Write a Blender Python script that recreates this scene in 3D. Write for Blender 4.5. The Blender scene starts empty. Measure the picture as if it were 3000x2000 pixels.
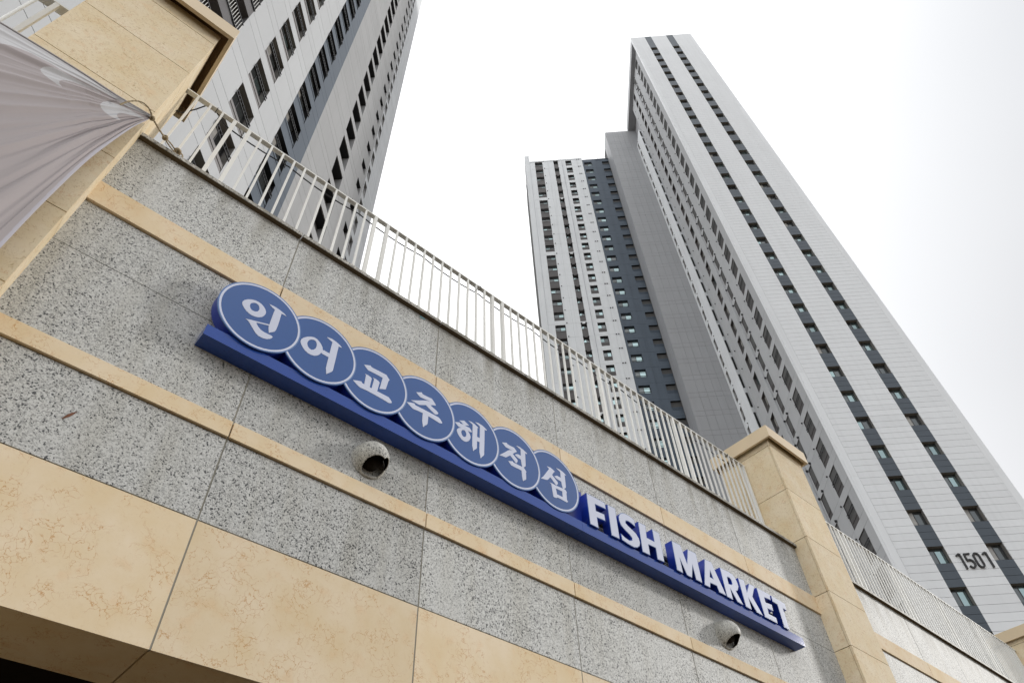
import bpy, bmesh, math, random
from mathutils import Vector, Matrix
random.seed(7)
S = bpy.context.scene
COL = S.collection
CAMZ = 1.6
# ------------------------------------------------------------------ camera
ROT = Matrix(((0.74936765, -0.48723156, -0.44838993),
              (-0.6613595, -0.58390973, -0.47080043),
              (-0.03243041, 0.64934955, -0.75979828)))
FPX = 2050.0
cam = bpy.data.cameras.new('camera'); co = bpy.data.objects.new('camera', cam); COL.objects.link(co)
cam.sensor_width = 36; cam.lens = FPX / 3000 * 36; cam.clip_start = 0.05; cam.clip_end = 4000
M4 = ROT.to_4x4(); M4.translation = (0, 0, CAMZ); co.matrix_world = M4
S.camera = co
# ------------------------------------------------------------------ world, sun, exposure
SUN_TRAVEL = Vector((-2.62, 1.0, -1.08)).normalized()
w = bpy.data.worlds.new('World'); S.world = w; w.use_nodes = True
nt = w.node_tree; nt.nodes.clear()
out = nt.nodes.new('ShaderNodeOutputWorld'); bg = nt.nodes.new('ShaderNodeBackground')
sky = nt.nodes.new('ShaderNodeTexSky'); sky.sky_type = 'NISHITA'; sky.sun_disc = False
sd = -SUN_TRAVEL
sky.sun_elevation = math.asin(sd.z); sky.sun_rotation = math.atan2(sd.x, sd.y)
sky.dust_density = 5; sky.air_density = 1; sky.ozone_density = 1
sc = nt.nodes.new('ShaderNodeVectorMath'); sc.operation = 'SCALE'; sc.inputs['Scale'].default_value = 0.10
nt.links.new(sky.outputs[0], sc.inputs[0])
mx = nt.nodes.new('ShaderNodeMix'); mx.data_type = 'RGBA'; mx.inputs[0].default_value = 0.90
nt.links.new(sc.outputs[0], mx.inputs[6])
# thin white overcast, a touch bluer and dimmer away from the zenith
tc = nt.nodes.new('ShaderNodeTexCoord'); nz = nt.nodes.new('ShaderNodeTexNoise'); nz.inputs['Scale'].default_value = 1.3; nz.inputs['Detail'].default_value = 3
cr = nt.nodes.new('ShaderNodeValToRGB'); cr.color_ramp.elements[0].position = 0.3; cr.color_ramp.elements[1].position = 0.7
cr.color_ramp.elements[0].color = (0.95, 0.955, 0.96, 1); cr.color_ramp.elements[1].color = (1.10, 1.10, 1.09, 1)
nt.links.new(tc.outputs['Generated'], nz.inputs[0]); nt.links.new(nz.outputs[0], cr.inputs[0]); nt.links.new(cr.outputs[0], mx.inputs[7])
dt = nt.nodes.new('ShaderNodeVectorMath'); dt.operation = 'DOT_PRODUCT'; dt.inputs[1].default_value = (0.707, -0.707, 0.0)
nt.links.new(tc.outputs['Generated'], dt.inputs[0])
mr = nt.nodes.new('ShaderNodeMapRange'); mr.inputs['From Min'].default_value = -0.2; mr.inputs['From Max'].default_value = 0.9; nt.links.new(dt.outputs['Value'], mr.inputs[0])
c2 = nt.nodes.new('ShaderNodeValToRGB'); nt.links.new(mr.outputs[0], c2.inputs[0])
c2.color_ramp.elements[0].position = 0.25; c2.color_ramp.elements[0].color = (1, 1, 1, 1)
c2.color_ramp.elements[1].position = 0.72; c2.color_ramp.elements[1].color = (0.445, 0.455, 0.475, 1)
mm = nt.nodes.new('ShaderNodeMix'); mm.data_type = 'RGBA'; mm.blend_type = 'MULTIPLY'; mm.inputs[0].default_value = 1
nt.links.new(mx.outputs[2], mm.inputs[6]); nt.links.new(c2.outputs[0], mm.inputs[7])
nt.links.new(mm.outputs[2], bg.inputs[0]); bg.inputs[1].default_value = 1.5
nt.links.new(bg.outputs[0], out.inputs[0])
sl = bpy.data.lights.new('sun', 'SUN'); so = bpy.data.objects.new('sun', sl); COL.objects.link(so)
sl.energy = 1.4; sl.angle = math.radians(5.5); sl.color = (1.0, 0.975, 0.935)
so.rotation_euler = SUN_TRAVEL.to_track_quat('-Z', 'Y').to_euler(); so.location = (20, -20, 40)
S.view_settings.view_transform = 'Standard'; S.view_settings.look = 'None'
S.view_settings.exposure = 0.22; S.view_settings.gamma = 1; S.view_settings.use_curve_mapping = False
S.render.engine = 'CYCLES'; S.cycles.max_bounces = 6; S.cycles.diffuse_bounces = 4

# ------------------------------------------------------------------ materials
def newmat(name):
    m = bpy.data.materials.new(name); m.use_nodes = True
    return m, m.node_tree, m.node_tree.nodes['Principled BSDF']
def N(t, kind, **kw):
    n = t.nodes.new(kind)
    for k, v in kw.items():
        if hasattr(n, k): setattr(n, k, v)
        else: n.inputs[k].default_value = v
    return n
def pos(t, sx=1, sy=1, sz=1):
    g = N(t, 'ShaderNodeNewGeometry'); m = N(t, 'ShaderNodeMapping'); m.inputs['Scale'].default_value = (sx, sy, sz)
    t.links.new(g.outputs['Position'], m.inputs[0]); return m.outputs[0]
def ramp(t, src, stops, interp='LINEAR'):
    r = N(t, 'ShaderNodeValToRGB'); r.color_ramp.interpolation = interp
    e = r.color_ramp.elements
    while len(e) < len(stops): e.new(0.5)
    for q, (p, c) in zip(e, stops):
        q.position = p; q.color = (*c, 1) if len(c) == 3 else c
    t.links.new(src, r.inputs[0]); return r.outputs[0]
def mix(t, fac, a, b, mode='MIX'):
    m = N(t, 'ShaderNodeMix'); m.data_type = 'RGBA'; m.blend_type = mode
    for sock, v in (('Factor', fac), ('A', a), ('B', b)):
        i = m.inputs[sock] if sock == 'Factor' else [q for q in m.inputs if q.name == sock and q.type == 'RGBA'][0]
        if isinstance(v, (int, float)): i.default_value = v
        elif isinstance(v, tuple): i.default_value = (*v, 1)
        else: t.links.new(v, i)
    return [o for o in m.outputs if o.type == 'RGBA'][0]
def bump(t, b, src, strength=0.2, dist=0.01):
    n = N(t, 'ShaderNodeBump'); n.inputs['Strength'].default_value = strength; n.inputs['Distance'].default_value = dist
    t.links.new(src, n.inputs['Height']); t.links.new(n.outputs[0], b.inputs['Normal'])
def paint(name, c, rough=0.6, spec=0.3, var=0.06, streak=0.0, metal=0.0, vscale=1.5):
    m, t, b = newmat(name)
    b.inputs['Roughness'].default_value = rough; b.inputs['Metallic'].default_value = metal
    b.inputs['Specular IOR Level'].default_value = spec
    n = N(t, 'ShaderNodeTexNoise', Scale=vscale, Detail=6.0); t.links.new(pos(t), n.inputs[0])
    lo = tuple(x * (1 - var) for x in c); hi = tuple(min(1, x * (1 + var)) for x in c)
    col = ramp(t, n.outputs[0], [(0.3, lo), (0.7, hi)])
    if streak:
        n2 = N(t, 'ShaderNodeTexNoise', Scale=1.0, Detail=5.0); t.links.new(pos(t, 3.2, 3.2, 0.12), n2.inputs[0])
        k = ramp(t, n2.outputs[0], [(0.45, (1, 1, 1)), (0.75, (1 - streak,) * 3)])
        col = mix(t, 1.0, col, k, 'MULTIPLY')
    oi = N(t, 'ShaderNodeObjectInfo'); rv = N(t, 'ShaderNodeMapRange'); rv.inputs['To Min'].default_value = 0.965; rv.inputs['To Max'].default_value = 1.03; t.links.new(oi.outputs['Random'], rv.inputs[0])
    hs = N(t, 'ShaderNodeHueSaturation'); t.links.new(rv.outputs[0], hs.inputs['Value']); t.links.new(col, hs.inputs['Color']); col = hs.outputs[0]
    t.links.new(col, b.inputs['Base Color']); return m

def granite(name, light=(0.655, 0.66, 0.64), dens=0.0, scale=1.0, rough=0.58):
    m, t, b = newmat(name)
    p = pos(t)
    nw = N(t, 'ShaderNodeTexNoise', Scale=60.0 * scale, Detail=2.0); t.links.new(p, nw.inputs[0])
    wp = N(t, 'ShaderNodeVectorMath'); wp.operation = 'MULTIPLY_ADD'; wp.inputs[1].default_value = (0.014,) * 3
    t.links.new(nw.outputs['Color'], wp.inputs[0]); t.links.new(p, wp.inputs[2])
    big = N(t, 'ShaderNodeTexNoise', Scale=2.2, Detail=4.0); t.links.new(p, big.inputs[0])
    def layer(sc, lo, hi, off):
        v = N(t, 'ShaderNodeTexVoronoi', Scale=sc); t.links.new(wp.outputs[0], v.inputs['Vector'])
        sp = N(t, 'ShaderNodeSeparateColor'); t.links.new(v.outputs['Color'], sp.inputs[0])
        a = N(t, 'ShaderNodeMath'); a.operation = 'MULTIPLY_ADD'; a.inputs[1].default_value = 0.35; t.links.new(big.outputs[0], a.inputs[0]); t.links.new(sp.outputs[off], a.inputs[2])
        s_ = N(t, 'ShaderNodeMath'); s_.operation = 'SUBTRACT'; s_.inputs[1].default_value = 0.3; t.links.new(a.outputs[0], s_.inputs[0])
        return ramp(t, s_.outputs[0], [(lo - 0.3, (0, 0, 0)), (hi - 0.3, (1, 1, 1))])
    big2 = N(t, 'ShaderNodeTexNoise', Scale=9.0, Detail=3.0); t.links.new(p, big2.inputs[0])
    grey = layer(150 * scale, 0.88 - dens, 0.99 - dens, 0)
    grey2 = layer(84 * scale, 0.68 - dens, 0.98 - dens, 1)
    dark = layer(104 * scale, 1.06 - dens, 1.10 - dens, 2)
    base = ramp(t, big.outputs[0], [(0.3, tuple(x * 0.94 for x in light)), (0.7, light)])
    c = mix(t, grey2, base, tuple(x * 0.74 for x in light))
    c = mix(t, grey, c, tuple(x * 0.50 for x in light))
    c = mix(t, dark, c, (0.11, 0.113, 0.115))
    # rain streaks and grime running down the stone
    n2 = N(t, 'ShaderNodeTexNoise', Scale=1.0, Detail=6.0); t.links.new(pos(t, 5, 5, 0.5), n2.inputs[0])
    c = mix(t, 1.0, c, ramp(t, n2.outputs[0], [(0.45, (1, 1, 1)), (0.8, (0.84, 0.82, 0.77))]), 'MULTIPLY')
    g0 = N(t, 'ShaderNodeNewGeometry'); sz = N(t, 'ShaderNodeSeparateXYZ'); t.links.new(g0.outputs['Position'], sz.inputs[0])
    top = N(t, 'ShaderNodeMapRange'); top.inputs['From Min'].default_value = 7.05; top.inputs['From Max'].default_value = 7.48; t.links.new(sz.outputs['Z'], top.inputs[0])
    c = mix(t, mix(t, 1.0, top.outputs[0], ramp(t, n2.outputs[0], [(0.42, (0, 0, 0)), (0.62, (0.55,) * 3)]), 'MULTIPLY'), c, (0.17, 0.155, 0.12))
    oi = N(t, 'ShaderNodeObjectInfo'); rv = N(t, 'ShaderNodeMapRange'); rv.inputs['To Min'].default_value = 0.90; rv.inputs['To Max'].default_value = 1.08; t.links.new(oi.outputs['Random'], rv.inputs[0])
    hs = N(t, 'ShaderNodeHueSaturation'); t.links.new(rv.outputs[0], hs.inputs['Value']); t.links.new(c, hs.inputs['Color']); c = hs.outputs[0]
    t.links.new(c, b.inputs['Base Color']); b.inputs['Roughness'].default_value = rough
    b.inputs['Specular IOR Level'].default_value = 0.16
    fn = N(t, 'ShaderNodeTexNoise', Scale=140.0, Detail=2.0); t.links.new(p, fn.inputs[0]); bump(t, b, fn.outputs[0], 0.12, 0.003)
    return m
def limestone(name, base=(0.775, 0.640, 0.445), vein=1.0, rough=0.75, fleck=0.12):
    m, t, b = newmat(name)
    g = N(t, 'ShaderNodeNewGeometry')
    oi = N(t, 'ShaderNodeObjectInfo')
    sh = N(t, 'ShaderNodeVectorMath'); sh.operation = 'SCALE'; sh.inputs[0].default_value = (37, 19, 53); t.links.new(oi.outputs['Random'], sh.inputs['Scale'])
    ad = N(t, 'ShaderNodeVectorMath'); t.links.new(g.outputs['Position'], ad.inputs[0]); t.links.new(sh.outputs[0], ad.inputs[1])
    p = ad.outputs[0]
    n1 = N(t, 'ShaderNodeTexNoise', Scale=2.6, Detail=7.0); n1.inputs['Roughness'].default_value = 0.62; t.links.new(p, n1.inputs[0])
    c = ramp(t, n1.outputs[0], [(0.28, (base[0] * 0.95, base[1] * 0.91, base[2] * 0.82)), (0.5, base), (0.72, (base[0] * 1.06, base[1] * 1.09, base[2] * 1.18))])
    # pinkish clouds
    n3 = N(t, 'ShaderNodeTexNoise', Scale=7.0, Detail=4.0); t.links.new(p, n3.inputs[0])
    k3 = ramp(t, n3.outputs[0], [(0.56, (0, 0, 0)), (0.78, (0.45,) * 3)])
    c = mix(t, k3, c, (base[0] * 0.98, base[1] * 0.80, base[2] * 0.66))
    # wandering fossil veins
    dn = N(t, 'ShaderNodeTexNoise', Scale=9.0, Detail=6.0); t.links.new(p, dn.inputs[0])
    dm = N(t, 'ShaderNodeVectorMath'); dm.operation = 'MULTIPLY_ADD'; dm.inputs[1].default_value = (0.30,) * 3
    t.links.new(dn.outputs['Color'], dm.inputs[0]); t.links.new(p, dm.inputs[2])
    v = N(t, 'ShaderNodeTexVoronoi', Scale=15.0); v.feature = 'DISTANCE_TO_EDGE'; t.links.new(dm.outputs[0], v.inputs['Vector'])
    line = ramp(t, v.outputs['Distance'], [(0.0, (1, 1, 1)), (0.036, (0, 0, 0))])
    mk = N(t, 'ShaderNodeTexNoise', Scale=6.0, Detail=5.0); t.links.new(dm.outputs[0], mk.inputs[0])
    msk = ramp(t, mk.outputs[0], [(0.46, (0, 0, 0)), (0.58, (0.82 * vein,) * 3)])
    lm = mix(t, 1.0, line, msk, 'MULTIPLY')
    c = mix(t, lm, c, (0.50, 0.23, 0.06))
    v2 = N(t, 'ShaderNodeTexVoronoi', Scale=19.0); v2.feature = 'DISTANCE_TO_EDGE'; t.links.new(dm.outputs[0], v2.inputs['Vector'])
    l2 = mix(t, 1.0, ramp(t, v2.outputs['Distance'], [(0.0, (1, 1, 1)), (0.03, (0, 0, 0))]), ramp(t, n3.outputs[0], [(0.5, (0, 0, 0)), (0.65, (0.35 * vein,) * 3)]), 'MULTIPLY')
    c = mix(t, l2, c, (base[0] * 0.62, base[1] * 0.50, base[2] * 0.34))
    if fleck:
        f1 = N(t, 'ShaderNodeTexNoise', Scale=34.0, Detail=5.0); f1.inputs['Roughness'].default_value = 0.75; t.links.new(dm.outputs[0], f1.inputs[0])
        c = mix(t, ramp(t, f1.outputs[0], [(0.55, (0, 0, 0)), (0.68, (fleck,) * 3)]), c, (base[0] * 0.58, base[1] * 0.48, base[2] * 0.34))
    rv = N(t, 'ShaderNodeMapRange'); rv.inputs['To Min'].default_value = 0.93; rv.inputs['To Max'].default_value = 1.05; t.links.new(oi.outputs['Random'], rv.inputs[0])
    hs = N(t, 'ShaderNodeHueSaturation'); t.links.new(rv.outputs[0], hs.inputs['Value']); t.links.new(c, hs.inputs['Color'])
    t.links.new(hs.outputs[0], b.inputs['Base Color']); b.inputs['Roughness'].default_value = rough; b.inputs['Specular IOR Level'].default_value = 0.12
    bump(t, b, n1.outputs[0], 0.08, 0.004)
    return m
def glass(name, c, rough=0.06, metal=0.85):
    m, t, b = newmat(name)
    n = N(t, 'ShaderNodeTexNoise', Scale=0.8, Detail=2.0); t.links.new(pos(t), n.inputs[0])
    oi = N(t, 'ShaderNodeObjectInfo')
    k = ramp(t, oi.outputs['Random'], [(0.0, tuple(x * 0.45 for x in c)), (0.35, tuple(x * 0.85 for x in c)), (1.0, c)])
    t.links.new(k, b.inputs['Base Color'])
    b.inputs['Roughness'].default_value = rough; b.inputs['Metallic'].default_value = metal
    bump(t, b, n.outputs[0], 0.05, 0.02); return m

GR = granite('speckled_granite')
GRC = granite('coping_granite', (0.56, 0.54, 0.49), 0.04)
LS = limestone('beige_limestone')
LSP = limestone('pillar_limestone', (0.755, 0.64, 0.45), 0.7, 0.75, 0.9)
SEAL = paint('joint_sealant', (0.30, 0.285, 0.24), 0.8, 0.2)
DARKJ = paint('open_joint', (0.03, 0.024, 0.015), 0.9, 0.1)
RAILM = paint('cream_metal_paint', (0.83, 0.83, 0.80), 0.6, 0.15, 0.04)
CAPM = paint('cap_metal', (0.68, 0.55, 0.37), 0.45, 0.4, 0.04)
CAPIN = paint('cap_inside', (0.34, 0.21, 0.11), 0.8, 0.2)
BEAM = paint('sign_beam_blue', (0.024, 0.072, 0.33), 0.09, 0.5, 0.04, 0, 0, 40)
def spotted(m):
    t = m.node_tree; b = t.nodes['Principled BSDF']; src = b.inputs['Base Color'].links[0].from_socket
    v = N(t, 'ShaderNodeTexVoronoi', Scale=30.0); t.links.new(pos(t), v.inputs['Vector'])
    s1 = ramp(t, v.outputs['Distance'], [(0.07, (1, 1, 1)), (0.12, (0, 0, 0))]); sp = N(t, 'ShaderNodeSeparateColor'); t.links.new(v.outputs['Color'], sp.inputs[0])
    s2 = ramp(t, sp.outputs[0], [(0.50, (0, 0, 0)), (0.55, (1, 1, 1))])
    t.links.new(mix(t, mix(t, 1.0, s1, s2, 'MULTIPLY'), src, (0.01, 0.015, 0.06)), b.inputs['Base Color'])
spotted(BEAM)
SIDE = paint('sign_return_blue', (0.008, 0.035, 0.34), 0.35, 0.5, 0.05)
DISC = paint('sign_disc_blue', (0.013, 0.078, 0.285), 0.08, 0.9, 0.05)
RIM = paint('sign_white', (0.64, 0.68, 0.82), 0.6, 0.15, 0.04)
EDGE = paint('sign_edge_blue', (0.10, 0.19, 0.42), 0.3, 0.5)
BLK = paint('black_metal', (0.015, 0.015, 0.017), 0.4, 0.5)
WP = paint('tower_white_paint', (0.80, 0.825, 0.845), 0.7, 0.2, 0.03, 0.08, 0, 0.3)
GP = paint('tower_grey_paint', (0.455, 0.465, 0.478), 0.7, 0.2, 0.03, 0.05, 0, 0.3)
FP = paint('cladding_white', (0.79, 0.81, 0.83), 0.55, 0.3, 0.02, 0.05, 0, 0.3)
BP = paint('tower_blue_paint', (0.088, 0.115, 0.15), 0.6, 0.3, 0.05, 0.08, 0, 0.3)
BF = paint('front_blue_panel', (0.068, 0.086, 0.108), 0.45, 0.4, 0.06, 0.05, 0, 0.3)
LTW = paint('left_tower_white', (0.56, 0.575, 0.59), 0.7, 0.2, 0.02, 0.04, 0, 0.3)
LTG = paint('left_tower_grey', (0.398, 0.402, 0.408), 0.7, 0.2, 0.03, 0.05, 0, 0.3)
LTB = paint('left_tower_blue', (0.098, 0.122, 0.155), 0.6, 0.3, 0.04, 0.06, 0, 0.3)
SLB = paint('slab_panel_grey', (0.365, 0.372, 0.388), 0.5, 0.4, 0.03, 0.05, 0, 0.3)
SEAM = paint('panel_seam', (0.12, 0.12, 0.12), 0.9, 0.1)
DKP = paint('dark_brown_grey', (0.115, 0.108, 0.108), 0.6, 0.3)
LOUV = paint('louvre_grey', (0.26, 0.25, 0.25), 0.6, 0.3)
LINER = paint('reveal_grey', (0.25, 0.24, 0.225), 0.7, 0.2)
LINERL = paint('reveal_light', (0.42, 0.42, 0.42), 0.7, 0.2)
FRAME = paint('window_frame', (0.045, 0.045, 0.048), 0.4, 0.4)
GLB = glass('bright_glass', (0.38, 0.50, 0.51)); GLD = glass('dim_glass', (0.16, 0.175, 0.18), 0.12, 0.7)
BLIND = paint('curtain_behind_glass', (0.34, 0.33, 0.31), 0.25, 0.6, 0.25, 0, 0, 2.0)
COPSHADE = paint('coping_shade', (0.13, 0.10, 0.062), 0.9, 0.05)
SDL = paint('side_louvre', (0.075, 0.07, 0.07), 0.6, 0.3)
ROPE = paint('rope', (0.36, 0.29, 0.19), 0.9, 0.1, 0.2, 0, 0, 60)
ASPH = paint('paving_grey', (0.095, 0.070, 0.043), 0.9, 0.2, 0.15)
DARKROOM = paint('dark_interior', (0.02, 0.016, 0.012), 0.9, 0.1)

# ------------------------------------------------------------------ helpers
def link(o, parent=None):
    COL.objects.link(o)
    if parent is not None: o.parent = parent
    return o
def thing(name, label, cat, loc=(0, 0, 0), rz=0, group=None):
    o = bpy.data.objects.new(name, None); o.empty_display_size = 0.3
    COL.objects.link(o); o.location = loc; o.rotation_euler = (0, 0, rz)
    o['label'] = label; o['category'] = cat
    if group: o['group'] = group
    return o
BOXF = [(0, 3, 2, 1), (4, 5, 6, 7), (0, 1, 5, 4), (1, 2, 6, 5), (2, 3, 7, 6), (3, 0, 4, 7)]
def boxv(lo, hi):
    x0, y0, z0 = lo; x1, y1, z1 = hi
    return [(x0, y0, z0), (x1, y0, z0), (x1, y1, z0), (x0, y1, z0), (x0, y0, z1), (x1, y0, z1), (x1, y1, z1), (x0, y1, z1)]
_cubes = {}
def cube(m):
    if m.name not in _cubes:
        me = bpy.data.meshes.new('box_' + m.name); me.from_pydata(boxv((0, 0, 0), (1, 1, 1)), [], BOXF); me.materials.append(m); _cubes[m.name] = me
    return _cubes[m.name]
def bx(name, parent, lo, hi, m, label=None):
    """box part sharing one unit-cube mesh per material, in the parent's coordinates"""
    o = bpy.data.objects.new(name, cube(m)); o.location = lo; o.scale = [hi[i] - lo[i] for i in range(3)]
    link(o, parent)
    if label: o['label'] = label
    return o
class MB:
    def __init__(s): s.v = []; s.f = []; s.m = []; s.mats = []
    def mi(s, m):
        if m not in s.mats: s.mats.append(m)
        return s.mats.index(m)
    def box(s, lo, hi, m, skip=()):
        n = len(s.v); s.v += boxv(lo, hi); k = s.mi(m)
        for i, f in enumerate(BOXF):
            if i in skip: continue
            s.f.append(tuple(n + q for q in f)); s.m.append(k)
    def quad(s, a, b, c, d, m):
        n = len(s.v); s.v += [a, b, c, d]; s.f.append((n, n + 1, n + 2, n + 3)); s.m.append(s.mi(m))
    def tube(s, pts, r, m, n=8):
        pts = [Vector(p) for p in pts]; base = len(s.v); k = s.mi(m)
        for i, p in enumerate(pts):
            d = (pts[min(i + 1, len(pts) - 1)] - pts[max(i - 1, 0)]).normalized()
            a = d.orthogonal().normalized() if i == 0 else (a - a.dot(d) * d).normalized()
            b = d.cross(a); rr = r[i] if isinstance(r, (list, tuple)) else r
            for j in range(n):
                q = 2 * math.pi * j / n; s.v.append(tuple(p + rr * (math.cos(q) * a + math.sin(q) * b)))
        for i in range(len(pts) - 1):
            for j in range(n):
                j2 = (j + 1) % n
                s.f.append((base + i * n + j, base + i * n + j2, base + (i + 1) * n + j2, base + (i + 1) * n + j)); s.m.append(k)
        for e in (0, len(pts) - 1):
            s.f.append(tuple(base + e * n + j for j in range(n))); s.m.append(k)
    def mesh(s, name='mesh'):
        me = bpy.data.meshes.new(name); me.from_pydata([tuple(v) for v in s.v], [], s.f)
        for m in s.mats: me.materials.append(m)
        me.polygons.foreach_set('material_index', s.m); me.update(); return me
    def obj(s, name, parent=None, smooth=False):
        me = s.mesh(name)
        if smooth: me.polygons.foreach_set('use_smooth', [True] * len(me.polygons))
        return link(bpy.data.objects.new(name, me), parent)

RT = ROT.transposed()
def project(p):
    q = RT @ (Vector(p) - Vector((0, 0, CAMZ)))
    if q.z > -0.1: return None
    return (1500 - FPX * q.x / q.z, 1000 + FPX * q.y / q.z)
def seen_area(root, lo, hi):
    """rough size in the photograph of a box given in root's coordinates (0 when outside the frame)"""
    c, s = math.cos(root.rotation_euler.z), math.sin(root.rotation_euler.z)
    P = []
    for v in boxv(lo, hi):
        p = project((root.location.x + c * v[0] - s * v[1], root.location.y + s * v[0] + c * v[1], root.location.z + v[2]))
        if p is None: return 0
        P.append(p)
    xs = [min(3000, max(0, p[0])) for p in P]; ys = [min(2000, max(0, p[1])) for p in P]
    return (max(xs) - min(xs)) * (max(ys) - min(ys))
def pieces(name, root, boxes, limit=290, stuffname=None):
    """the largest pieces seen become parts of their own, the rest one joined part"""
    boxes = sorted(boxes, key=lambda b: -seen_area(root, b[0], b[1]))
    n = 0; rest = MB()
    for lo, hi, m in boxes:
        if n < limit and seen_area(root, lo, hi) > 90:
            bx(name, root, lo, hi, m); n += 1
        else: rest.box(lo, hi, m)
    if rest.v:
        o = rest.obj(stuffname or name + 's_further_up', root); o['kind'] = 'stuff'

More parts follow.
